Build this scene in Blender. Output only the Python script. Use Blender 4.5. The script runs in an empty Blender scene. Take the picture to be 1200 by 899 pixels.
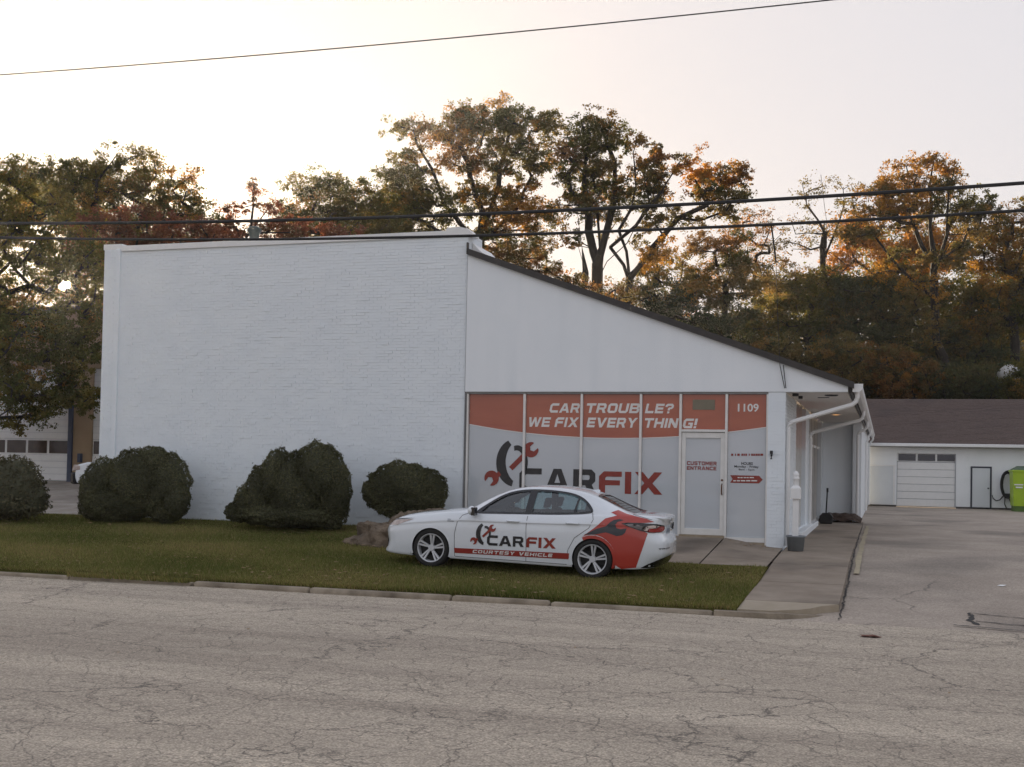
import bpy, bmesh, math, random
import numpy as np
from mathutils import Vector, Matrix
from mathutils.bvhtree import BVHTree
R = math.radians
scn = bpy.context.scene
COL = scn.collection

# ------------------------------------------------------------------ camera, world, sun, exposure
FPX, CXP, CYP = 1390.0, 600.0, 449.5          # focal length and centre in pixels of the 1200 x 899 photograph
ROLL, PITCH, YAW = 0.020, R(1.4), R(17.45)
SHIFT_PX, EYE = 62.03, 1.34                   # the photograph is cropped: its horizon lies low
fw0 = np.array([-math.sin(YAW), math.cos(YAW), 0.]); rt0 = np.array([math.cos(YAW), math.sin(YAW), 0.]); up0 = np.array([0, 0, 1.])
cfw = fw0*math.cos(PITCH) + up0*math.sin(PITCH); cup = -fw0*math.sin(PITCH) + up0*math.cos(PITCH)
crt = rt0*math.cos(ROLL) + cup*math.sin(ROLL); cur = -rt0*math.sin(ROLL) + cup*math.cos(ROLL)
CAM0 = np.array([0, 0, EYE])
cam_d = bpy.data.cameras.new('camera'); cam = bpy.data.objects.new('camera', cam_d); COL.objects.link(cam)
M4 = Matrix(((crt[0], cur[0], -cfw[0], 0), (crt[1], cur[1], -cfw[1], 0), (crt[2], cur[2], -cfw[2], EYE), (0, 0, 0, 1)))
cam.matrix_world = M4
cam_d.sensor_width = 36.0; cam_d.lens = 36.0*FPX/1200.0; cam_d.shift_y = SHIFT_PX/1200.0
cam_d.clip_start = 0.1; cam_d.clip_end = 3000
scn.camera = cam
def ray(px, py): return cfw + (px-CXP)/FPX*crt - (py-CYP-SHIFT_PX)/FPX*cur
def atY(px, py, Y): d = ray(px, py); return CAM0 + d*(Y/d[1])       # survey of the photograph: where a sight line meets the plane at depth Y

SUN_EL, SUN_AZ = R(7.7), R(38.3)              # low evening sun behind the trees, to the left
sun_dir = np.array([-math.sin(SUN_AZ)*math.cos(SUN_EL), math.cos(SUN_AZ)*math.cos(SUN_EL), math.sin(SUN_EL)])
W = bpy.data.worlds.new('World'); scn.world = W; W.use_nodes = True
nt = W.node_tree; nt.nodes.clear()
wo = nt.nodes.new('ShaderNodeOutputWorld'); bg = nt.nodes.new('ShaderNodeBackground')
sky = nt.nodes.new('ShaderNodeTexSky'); sky.sky_type = 'NISHITA'; sky.sun_disc = False
sky.sun_elevation = SUN_EL; sky.sun_rotation = -SUN_AZ; sky.altitude = 150
sky.air_density = 1.0; sky.dust_density = 3.5; sky.ozone_density = 1.0
# evening haze evens the sky out: the sky model compressed, least in red and most in blue, so it warms towards the sun
sp = nt.nodes.new('ShaderNodeSeparateColor'); cb = nt.nodes.new('ShaderNodeCombineColor'); nt.links.new(sky.outputs[0], sp.inputs[0])
for i_, (t_, g_) in enumerate(((.785, .15), (.767, .13), (.854, .06))):
    pw = nt.nodes.new('ShaderNodeMath'); pw.operation = 'POWER'; pw.inputs[1].default_value = g_; nt.links.new(sp.outputs[i_], pw.inputs[0])
    ml = nt.nodes.new('ShaderNodeMath'); ml.operation = 'MULTIPLY'; ml.inputs[1].default_value = t_; nt.links.new(pw.outputs[0], ml.inputs[0])
    nt.links.new(ml.outputs[0], cb.inputs[i_])
bg.inputs['Strength'].default_value = 0.15
nt.links.new(cb.outputs[0], bg.inputs['Color'])
# the sun's own disc, as the sky shows it
tc = nt.nodes.new('ShaderNodeTexCoord'); dp = nt.nodes.new('ShaderNodeVectorMath'); dp.operation = 'DOT_PRODUCT'
nrm = nt.nodes.new('ShaderNodeVectorMath'); nrm.operation = 'NORMALIZE'
dp.inputs[1].default_value = tuple(sun_dir); nt.links.new(tc.outputs['Generated'], nrm.inputs[0]); nt.links.new(nrm.outputs[0], dp.inputs[0])
mr = nt.nodes.new('ShaderNodeMapRange'); mr.inputs[1].default_value = math.cos(R(0.30)); mr.inputs[2].default_value = math.cos(R(0.22))
nt.links.new(dp.outputs['Value'], mr.inputs[0])
bg2 = nt.nodes.new('ShaderNodeBackground'); bg2.inputs['Color'].default_value = (1, .72, .38, 1)
mm = nt.nodes.new('ShaderNodeMath'); mm.operation = 'MULTIPLY'; mm.inputs[1].default_value = 6.0
nt.links.new(mr.outputs[0], mm.inputs[0]); nt.links.new(mm.outputs[0], bg2.inputs['Strength'])
ad = nt.nodes.new('ShaderNodeAddShader'); nt.links.new(bg.outputs[0], ad.inputs[0]); nt.links.new(bg2.outputs[0], ad.inputs[1])
nt.links.new(ad.outputs[0], wo.inputs['Surface'])
sun_d = bpy.data.lights.new('sun', 'SUN'); sun_d.energy = 2.4; sun_d.angle = R(0.53); sun_d.color = (1, .80, .55)
sun = bpy.data.objects.new('sun', sun_d); COL.objects.link(sun)
sun.rotation_euler = Vector(-sun_dir).to_track_quat('-Z', 'Y').to_euler()
scn.view_settings.view_transform = 'Standard'; scn.view_settings.look = 'None'
scn.view_settings.exposure = 2.52; scn.view_settings.gamma = 1.0
cy = scn.cycles
cy.volume_bounces = 2; cy.max_bounces = 8; cy.diffuse_bounces = 5; cy.glossy_bounces = 3; cy.transmission_bounces = 4; cy.transparent_max_bounces = 12
cy.sample_clamp_indirect = 4.0; cy.caustics_reflective = False; cy.caustics_refractive = False

# ------------------------------------------------------------------ materials
MATS = {}
def mat(name, c1, c2=None, scale=3.0, rough=.6, bump=0.0, bscale=40.0, metal=0.0, coat=0.0, spec=.5, stretch=(1, 1, 1), detail=5, emit=None, c3=None, s3=.4, s3s=(1, 1, 1)):
    if name in MATS: return MATS[name]
    m = bpy.data.materials.new(name); m.use_nodes = True; t = m.node_tree; b = t.nodes['Principled BSDF']
    b.inputs['Roughness'].default_value = rough; b.inputs['Metallic'].default_value = metal
    b.inputs['Specular IOR Level'].default_value = spec; b.inputs['Coat Weight'].default_value = coat; b.inputs['Coat Roughness'].default_value = .04
    c = t.nodes.new('ShaderNodeTexCoord'); mp = t.nodes.new('ShaderNodeMapping'); mp.inputs['Scale'].default_value = stretch
    t.links.new(c.outputs['Object'], mp.inputs['Vector'])
    if c2 is None: c2 = tuple(min(1, v*1.12) for v in c1)
    n = t.nodes.new('ShaderNodeTexNoise'); n.inputs['Scale'].default_value = scale; n.inputs['Detail'].default_value = detail; n.inputs['Roughness'].default_value = .6
    t.links.new(mp.outputs[0], n.inputs['Vector'])
    r = t.nodes.new('ShaderNodeValToRGB'); r.color_ramp.elements[0].position = .33; r.color_ramp.elements[1].position = .67
    r.color_ramp.elements[0].color = (*c1, 1); r.color_ramp.elements[1].color = (*c2, 1)
    t.links.new(n.outputs['Fac'], r.inputs['Fac']); out = r.outputs[0]
    if c3 is not None:
        n3 = t.nodes.new('ShaderNodeTexNoise'); n3.inputs['Scale'].default_value = s3; n3.inputs['Detail'].default_value = 6
        m3 = t.nodes.new('ShaderNodeMapping'); m3.inputs['Scale'].default_value = s3s; t.links.new(c.outputs['Object'], m3.inputs['Vector']); t.links.new(m3.outputs[0], n3.inputs['Vector'])
        r3 = t.nodes.new('ShaderNodeMapRange'); r3.inputs[1].default_value = .5; r3.inputs[2].default_value = .72
        t.links.new(n3.outputs['Fac'], r3.inputs[0])
        mx = t.nodes.new('ShaderNodeMix'); mx.data_type = 'RGBA'; mx.inputs[7].default_value = (*c3, 1)
        t.links.new(r3.outputs[0], mx.inputs[0]); t.links.new(out, mx.inputs[6]); out = mx.outputs[2]
    t.links.new(out, b.inputs['Base Color'])
    if bump:
        nb = t.nodes.new('ShaderNodeTexNoise'); nb.inputs['Scale'].default_value = bscale; nb.inputs['Detail'].default_value = 4
        t.links.new(mp.outputs[0], nb.inputs['Vector'])
        bp = t.nodes.new('ShaderNodeBump'); bp.inputs['Strength'].default_value = bump; bp.inputs['Distance'].default_value = .02
        t.links.new(nb.outputs['Fac'], bp.inputs['Height']); t.links.new(bp.outputs[0], b.inputs['Normal'])
    if emit:
        b.inputs['Emission Color'].default_value = (*emit[:3], 1); b.inputs['Emission Strength'].default_value = emit[3]
    MATS[name] = m
    return m
def nodes_of(m): return m.node_tree, m.node_tree.nodes['Principled BSDF']
def glass(name, tint, tr=.5, rough=.02):
    if name in MATS: return MATS[name]
    m = bpy.data.materials.new(name); m.use_nodes = True; t = m.node_tree; t.nodes.clear()
    o = t.nodes.new('ShaderNodeOutputMaterial'); tr_ = t.nodes.new('ShaderNodeBsdfTransparent'); tr_.inputs[0].default_value = (*[v*tr for v in tint], 1)
    g = t.nodes.new('ShaderNodeBsdfGlossy'); g.inputs['Roughness'].default_value = rough
    f = t.nodes.new('ShaderNodeFresnel'); f.inputs[0].default_value = 1.55
    mp = t.nodes.new('ShaderNodeMath'); mp.operation = 'MULTIPLY_ADD'; mp.inputs[1].default_value = .95; mp.inputs[2].default_value = .09
    mx = t.nodes.new('ShaderNodeMixShader'); t.links.new(f.outputs[0], mp.inputs[0]); t.links.new(mp.outputs[0], mx.inputs[0])
    t.links.new(tr_.outputs[0], mx.inputs[1]); t.links.new(g.outputs[0], mx.inputs[2]); t.links.new(mx.outputs[0], o.inputs[0])
    MATS[name] = m
    return m
def leafmat(name, trans=.55, rough=.6):
    m = bpy.data.materials.new(name); m.use_nodes = True; t = m.node_tree; t.nodes.clear()
    o = t.nodes.new('ShaderNodeOutputMaterial'); a = t.nodes.new('ShaderNodeAttribute'); a.attribute_name = 'leaf_colour'
    d = t.nodes.new('ShaderNodeBsdfDiffuse'); tl = t.nodes.new('ShaderNodeBsdfTranslucent')
    mu = t.nodes.new('ShaderNodeMix'); mu.data_type = 'RGBA'; mu.blend_type = 'MULTIPLY'; mu.inputs[0].default_value = 1.0; mu.inputs[7].default_value = (1.25, 1.05, .75, 1)
    t.links.new(a.outputs['Color'], d.inputs[0]); t.links.new(a.outputs['Color'], mu.inputs[6]); t.links.new(mu.outputs[2], tl.inputs[0])
    mx = t.nodes.new('ShaderNodeMixShader'); mx.inputs[0].default_value = trans
    t.links.new(d.outputs[0], mx.inputs[1]); t.links.new(tl.outputs[0], mx.inputs[2]); t.links.new(mx.outputs[0], o.inputs[0])
    return m

# ------------------------------------------------------------------ object helpers
class MB:
    def __init__(s): s.v = []; s.f = []
    def add(s, vs, fs):
        n = len(s.v); s.v += [tuple(map(float, p)) for p in vs]; s.f += [tuple(i+n for i in f) for f in fs]; return s
    def box(s, x0, x1, y0, y1, z0, z1):
        return s.add([(x0,y0,z0),(x1,y0,z0),(x1,y1,z0),(x0,y1,z0),(x0,y0,z1),(x1,y0,z1),(x1,y1,z1),(x0,y1,z1)],
                     [(0,3,2,1),(4,5,6,7),(0,1,5,4),(1,2,6,5),(2,3,7,6),(3,0,4,7)])
    def hexa(s, p): return s.add(p, [(0,3,2,1),(4,5,6,7),(0,1,5,4),(1,2,6,5),(2,3,7,6),(3,0,4,7)])
    def quad(s, a, b, c, d): return s.add([a, b, c, d], [(0,1,2,3)])
    def prism(s, poly, y0, y1):           # polygon in (x, z), counter-clockwise seen from -y
        n = len(poly)
        return s.add([(x, y0, z) for x, z in poly] + [(x, y1, z) for x, z in poly],
                     [tuple(range(n)), tuple(range(2*n-1, n-1, -1))] + [((i+1) % n, i, i+n, (i+1) % n+n) for i in range(n)])
    def prism_x(s, poly, x0, x1):         # polygon in (y, z)
        n = len(poly)
        return s.add([(x0, y, z) for y, z in poly] + [(x1, y, z) for y, z in poly],
                     [tuple(range(n-1, -1, -1)), tuple(range(n, 2*n))] + [(i, (i+1) % n, (i+1) % n+n, i+n) for i in range(n)])
    def tube(s, pts, r, n=8, caps=True, flat=(1, 1)):
        pts = [Vector(p) for p in pts]; rr = r if hasattr(r, '__len__') else [r]*len(pts); base = len(s.v); rings = []
        for i, p in enumerate(pts):
            d = (pts[min(i+1, len(pts)-1)] - pts[max(i-1, 0)]).normalized()
            a = Vector((0, 0, 1)) if abs(d.z) < .9 else Vector((0, 1, 0)); u = d.cross(a).normalized(); w = u.cross(d)
            rings.append([tuple(p + u*math.cos(2*math.pi*k/n + math.pi/n)*rr[i]*flat[0] + w*math.sin(2*math.pi*k/n + math.pi/n)*rr[i]*flat[1]) for k in range(n)])
        for q in rings: s.v += q
        for i in range(len(pts)-1):
            for k in range(n):
                s.f.append((base+i*n+k, base+i*n+(k+1) % n, base+(i+1)*n+(k+1) % n, base+(i+1)*n+k))
        if caps:
            s.f.append(tuple(base+k for k in range(n-1, -1, -1))); s.f.append(tuple(base+(len(pts)-1)*n+k for k in range(n)))
        return s
    def lathe(s, prof, c, n=24, axis='z'):    # profile of (radius, height)
        base = len(s.v)
        for r_, h in prof:
            for k in range(n):
                a = 2*math.pi*k/n; x, y = r_*math.cos(a), r_*math.sin(a)
                s.v.append((c[0]+x, c[1]+y, c[2]+h) if axis == 'z' else (c[0]+x, c[1]+h, c[2]+y))
        for i in range(len(prof)-1):
            for k in range(n):
                q = (base+i*n+k, base+i*n+(k+1) % n, base+(i+1)*n+(k+1) % n, base+(i+1)*n+k)
                s.f.append(q if axis == 'z' else q[::-1])
        return s
def link_mesh(name, me, m, parent=None, smooth=False):
    o = bpy.data.objects.new(name, me); COL.objects.link(o)
    if m is not None: me.materials.append(m)
    if smooth: me.polygons.foreach_set('use_smooth', [True]*len(me.polygons))
    if parent is not None: o.parent = parent
    return o
def root_off(p):
    while p.parent is not None: p = p.parent
    return p.location
def obj(name, mb, m, parent=None, smooth=False, local=False, bevel=0):
    vs = mb.v
    if parent is not None and not local:
        q = root_off(parent); vs = [(a-q[0], b-q[1], c-q[2]) for a, b, c in vs]
    me = bpy.data.meshes.new(name); me.from_pydata(vs, [], mb.f); me.update()
    o = link_mesh(name, me, m, parent, smooth)
    if bevel:
        bv = o.modifiers.new('bevel', 'BEVEL'); bv.width = bevel; bv.segments = 2; bv.limit_method = 'ANGLE'
    return o
def np_mesh(name, V, F, m, parent=None, smooth=False, cols=None):
    """V (n,3); F (k,3 or 4) index array; cols (n,3) per-vertex colours"""
    V = np.asarray(V, np.float32); F = np.asarray(F, np.int32)
    if parent is not None: V = V - np.array(root_off(parent), np.float32)
    me = bpy.data.meshes.new(name); k = F.shape[1]
    me.vertices.add(len(V)); me.vertices.foreach_set('co', V.ravel())
    me.loops.add(F.size); me.loops.foreach_set('vertex_index', F.ravel())
    me.polygons.add(len(F)); me.polygons.foreach_set('loop_start', np.arange(0, F.size, k, dtype=np.int32)); me.polygons.foreach_set('loop_total', np.full(len(F), k, np.int32))
    if cols is not None:
        ca = me.attributes.new('leaf_colour', 'FLOAT_COLOR', 'POINT')
        ca.data.foreach_set('color', np.concatenate([np.asarray(cols, np.float32), np.ones((len(V), 1), np.float32)], 1).ravel())
    me.update(calc_edges=True)
    return link_mesh(name, me, m, parent, smooth)
def tag(o, label=None, cat=None, group=None, kind=None):
    if label: o['label'] = label
    if cat: o['category'] = cat
    if group: o['group'] = group
    if kind: o['kind'] = kind
    return o
def thing(name, label, cat, loc=(0, 0, 0), group=None, rot=(0, 0, 0)):
    o = bpy.data.objects.new(name, None); COL.objects.link(o); o.location = loc; o.rotation_euler = rot; o.empty_display_size = .2
    return tag(o, label, cat, group)
def structure(name, mb, m, parent=None, label=None, smooth=False):
    o = obj(name, mb, m, parent, smooth)
    if parent is None: o['kind'] = 'structure'
    if label: o['label'] = label
    return o
# ---- flat lettering: outlines become thin meshes lying on the surface they are printed on
def curve_mesh(splines, depth=0.0):
    cu = bpy.data.curves.new('outline', 'CURVE'); cu.dimensions = '2D'; cu.fill_mode = 'BOTH'; cu.extrude = depth
    for pts in splines:
        sp = cu.splines.new('POLY'); sp.points.add(len(pts)-1); sp.use_cyclic_u = True
        for p, q in zip(sp.points, pts): p.co = (q[0], q[1], 0, 1)
    return _to_vf(cu)
def _to_vf(cu):
    o = bpy.data.objects.new('outline', cu); COL.objects.link(o)
    dg = bpy.context.evaluated_depsgraph_get(); me = bpy.data.meshes.new_from_object(o.evaluated_get(dg))
    v = np.array([p.co[:] for p in me.vertices]); f = [tuple(p.vertices) for p in me.polygons]
    bpy.data.objects.remove(o); bpy.data.curves.remove(cu); bpy.data.meshes.remove(me)
    return v, f
def text_vf(s, bold=.012, shear=0.0, spacing=1.0):
    cu = bpy.data.curves.new('outline', 'FONT'); cu.body = s; cu.offset = bold; cu.shear = shear; cu.resolution_u = 3; cu.space_character = spacing
    return _to_vf(cu)
def fit(v, x0, x1, z0, z1):
    lo, hi = v[:, :2].min(0), v[:, :2].max(0)
    w = (v[:, :2]-lo)/np.maximum(hi-lo, 1e-6)
    return np.stack([x0+w[:, 0]*(x1-x0), z0+w[:, 1]*(z1-z0)], 1)
def print_on_y(name, vf, box, y, m, parent):          # lettering on a wall facing -y
    q = fit(vf[0], *box); mb = MB(); mb.add([(a, y, b) for a, b in q], vf[1]); return obj(name, mb, m, parent)
GLYPH = {
 'C': [[(1.1,1),(.22,1),(0,.78),(0,.22),(.22,0),(1.1,0),(1.1,.25),(.33,.25),(.28,.3),(.28,.7),(.33,.75),(1.1,.75)]],
 'A': [[(0,0),(.44,1),(.82,1),(1.26,0),(.94,0),(.86,.2),(.40,.2),(.32,0)], [(.49,.42),(.77,.42),(.63,.78)]],
 'R': [[(0,0),(0,1),(.88,1),(1.06,.84),(1.06,.52),(.9,.37),(1.12,0),(.79,0),(.58,.35),(.28,.35),(.28,0)], [(.28,.57),(.74,.57),(.79,.61),(.79,.73),(.74,.77),(.28,.77)]],
 'F': [[(0,0),(0,.78),(.22,1),(1.02,1),(1.02,.76),(.34,.76),(.28,.7),(.28,.6),(.94,.6),(.94,.37),(.28,.37),(.28,0)]],
 'I': [[(0,0),(0,1),(.28,1),(.28,0)]],
 'X': [[(0,0),(.44,.5),(.02,1),(.37,1),(.62,.69),(.87,1),(1.22,1),(.8,.5),(1.24,0),(.88,0),(.62,.31),(.36,0)]],
 'O': [[(.2,0),(.9,0),(1.1,.2),(1.1,.8),(.9,1),(.2,1),(0,.8),(0,.2)], [(.28,.24),(.28,.76),(.82,.76),(.82,.24)]],
 'U': [[(0,1),(.28,1),(.28,.24),(.82,.24),(.82,1),(1.1,1),(1.1,.2),(.9,0),(.2,0),(0,.2)]],
 'T': [[(0,1),(1.1,1),(1.1,.76),(.69,.76),(.69,0),(.41,0),(.41,.76),(0,.76)]],
 'B': [[(0,0),(0,1),(.9,1),(1.06,.86),(1.06,.62),(.96,.52),(1.1,.42),(1.1,.16),(.92,0)], [(.28,.6),(.28,.78),(.78,.78),(.78,.6)], [(.28,.22),(.28,.41),(.82,.41),(.82,.22)]],
 'L': [[(0,0),(0,1),(.28,1),(.28,.24),(1,.24),(1,0)]],
 'E': [[(0,0),(0,1),(1,1),(1,.76),(.28,.76),(.28,.61),(.94,.61),(.94,.39),(.28,.39),(.28,.24),(1,.24),(1,0)]],
 '?': [[(0,.66),(0,.82),(.18,1),(.8,1),(.98,.82),(.98,.6),(.8,.44),(.6,.44),(.6,.3),(.34,.3),(.34,.5),(.46,.62),(.7,.62),(.72,.66),(.72,.74),(.68,.78),(.3,.78),(.26,.74),(.26,.66)], [(.34,0),(.34,.2),(.6,.2),(.6,0)]],
 'W': [[(0,1),(.3,1),(.46,.36),(.68,1),(.92,1),(1.14,.36),(1.3,1),(1.6,1),(1.3,0),(1.0,0),(.8,.6),(.6,0),(.3,0)]],
 'V': [[(0,1),(.33,1),(.62,.34),(.91,1),(1.24,1),(.78,0),(.46,0)]],
 'Y': [[(0,1),(.34,1),(.6,.66),(.86,1),(1.2,1),(.74,.42),(.74,0),(.46,0),(.46,.42)]],
 'H': [[(0,0),(0,1),(.28,1),(.28,.62),(.82,.62),(.82,1),(1.1,1),(1.1,0),(.82,0),(.82,.38),(.28,.38),(.28,0)]],
 'N': [[(0,0),(0,1),(.3,1),(.82,.42),(.82,1),(1.1,1),(1.1,0),(.8,0),(.28,.58),(.28,0)]],
 'G': [[(1.1,1),(.22,1),(0,.78),(0,.22),(.22,0),(1.1,0),(1.1,.58),(.58,.58),(.58,.38),(.82,.38),(.82,.24),(.33,.24),(.28,.3),(.28,.7),(.33,.76),(1.1,.76)]],
 '!': [[(0,.32),(0,1),(.28,1),(.28,.32)], [(0,0),(0,.22),(.28,.22),(.28,0)]],
 'S': [[(1.06,1),(.18,1),(0,.84),(0,.56),(.16,.40),(.78,.40),(.78,.24),(.02,.24),(.02,0),(.9,0),(1.08,.16),(1.08,.46),(.92,.61),(.28,.61),(.28,.76),(1.06,.76)]],
 'M': [[(0,0),(0,1),(.34,1),(.68,.5),(1.02,1),(1.36,1),(1.36,0),(1.08,0),(1.08,.56),(.68,.1),(.28,.56),(.28,0)]],
}
def block_word(s, x0, x1, z0, z1, shear=0.0, gap=.16, space=.5):
    """each letter as its own outline, the whole word fitted into x0..x1, z0..z1"""
    out = []; x = 0.0
    for c in s:
        if c == ' ': x += space; continue
        w = max(p[0] for p in GLYPH[c][0]); out.append((c, [[(x+a+shear*b, b) for a, b in sp_] for sp_ in GLYPH[c]])); x += w+gap
    lo = min(p[0] for _, sps in out for q in sps for p in q); hi = max(p[0] for _, sps in out for q in sps for p in q); k = (x1-x0)/(hi-lo)
    return [(c, [[(x0+(a-lo)*k, z0+b*(z1-z0)) for a, b in q] for q in sps]) for c, sps in out]
def arc(cx, cy, rx, ry, a0, a1, n=14):
    return [(cx+rx*math.cos(R(a0+(a1-a0)*i/(n-1))), cy+ry*math.sin(R(a0+(a1-a0)*i/(n-1)))) for i in range(n)]
def wrench_head(cx, cy, r, ang, mouth=.42):            # open-ended spanner head; the mouth opens towards ang
    p = []
    for i in range(19):
        a = ang+38+(360-76)*i/18; p.append((cx+r*math.cos(R(a)), cy+r*math.sin(R(a))))
    ca, sa = math.cos(R(ang)), math.sin(R(ang))
    for u, v in ((.85, -mouth), (.15, -mouth), (-.12, 0), (.15, mouth), (.85, mouth)):
        p.append((cx+r*(u*ca-v*sa), cy+r*(u*sa+v*ca)))
    return p

# ------------------------------------------------------------------ base materials
M_white = mat('white_painted_brick', (.785,.835,.875), (.83,.875,.905), 1.3, .6, .2, 60)
M_panel = mat('white_painted_board', (.795,.835,.865), (.84,.87,.895), .8, .5, .05, 30, c3=(.78,.82,.85), s3=1.1, s3s=(2.5, 2.5, .18))
M_trim = mat('white_trim', (.76,.76,.75), (.80,.80,.79), 6, .45)
M_alu = mat('white_aluminium', (.70,.69,.66), (.77,.76,.74), 5, .4)
M_sofit = mat('soffit_board', (.72,.69,.65), (.77,.74,.70), 1.5, .7)
M_fascia = mat('dark_brown_metal', (.028,.024,.022), (.045,.038,.034), 5, .5)
M_shingle = mat('brown_shingles', (.075,.052,.045), (.125,.088,.075), 9, .9, .6, 50, stretch=(1, 1, 1), c3=(.075,.055,.05), s3=.5)
M_dark = mat('black_rubber', (.012,.012,.013), (.02,.02,.02), 12, .6)
M_darkglass = mat('dark_glass', (.012,.014,.016), (.02,.022,.025), 1, .06, spec=.8)
M_red = mat('red_window_print', (.34,.078,.034), (.42,.108,.048), 1.1, .09, spec=.7, bump=.012, bscale=1.6, stretch=(.5, 1, 2))
M_grey = mat('grey_window_print', (.49,.525,.555), (.55,.575,.60), .9, .09, spec=.7, bump=.012, bscale=1.6, stretch=(.4, 1, 1.6))
M_letterw = mat('white_print', (.72,.70,.67), (.76,.74,.72), 3, .25)
M_letterk = mat('black_print', (.016,.017,.019), (.022,.023,.026), 3, .25)
M_letterr = mat('dark_red_print', (.22,.028,.018), (.27,.036,.024), 3, .25)

def interp(x, xs, ys): return np.interp(x, xs, ys)
LAWN_Y = [16.7, 16.95, 19.15, 21.5, 24.86, 26]; LAWN_Z = [-.615, -.585, -.45, -.34, -.10, -.08]
WALK_Y = [16.8, 18, 20, 21.2, 22.6, 24.9, 36, 40]; WALK_Z = [-.60, -.55, -.48, -.41, -.33, -.26, -.20, -.20]
DRIVE_Y = [16.5, 18.2, 20, 22, 25, 28, 40, 58, 66]; DRIVE_Z = [-.705, -.655, -.575, -.45, -.31, -.27, -.24, -.22, -.2]
def sstep(a, b, x): t = min(1, max(0, (x-a)/(b-a))); return t*t*(3-2*t)
def lawn_z(x, y): return float(interp(y, LAWN_Y, LAWN_Z)) - .06*sstep(-7.8, -5.4, x)*sstep(17.0, 18.6, y)*sstep(21.8, 20.2, y)
def walk_z(y): return float(interp(y, WALK_Y, WALK_Z))
def drive_z(y): return float(interp(y, DRIVE_Y, DRIVE_Z))
def lot_z(y): return -.10+.07*(y-25)
def vn(x, y, s=1.0, k=0):                        # cheap smooth noise for ground relief
    return math.sin(x*1.7*s+k)*math.cos(y*2.1*s+1.3*k) + .5*math.sin(x*3.9*s+2.2+k)*math.sin(y*4.7*s+.7)
def grid(x0, x1, nx, y0, y1, ny, fz):
    V = [(x0+(x1-x0)*i/nx, y0+(y1-y0)*j/ny) for j in range(ny+1) for i in range(nx+1)]
    mb = MB(); mb.add([(x, y, fz(x, y)) for x, y in V], [(j*(nx+1)+i, j*(nx+1)+i+1, (j+1)*(nx+1)+i+1, (j+1)*(nx+1)+i) for j in range(ny) for i in range(nx)])
    return mb

# ------------------------------------------------------------------ ground, hill, road
def sstep(a, b, x): t = min(1, max(0, (x-a)/(b-a))); return t*t*(3-2*t)
def hill_z(x, y):
    h = -1.05 + .55*sstep(24, 60, y)
    k = .12+.88*sstep(-22, 6, x)
    h += 16*k*sstep(62, 125, y) + .25*vn(x*.25, y*.25)*sstep(62, 75, y)
    return h
M_earth = mat('leaf_strewn_earth', (.045,.034,.022), (.085,.055,.032), 2.2, .95, .6, 18)
gm = grid(-700, 700, 140, -300, 1100, 140, lambda x, y: hill_z(x, y)-.02)
structure('ground', gm, M_earth)
hm = grid(-90, 120, 70, 58.6, 170, 40, lambda x, y: hill_z(x, y)+.04)
structure('hillside', hm, M_earth, smooth=True)

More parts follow.
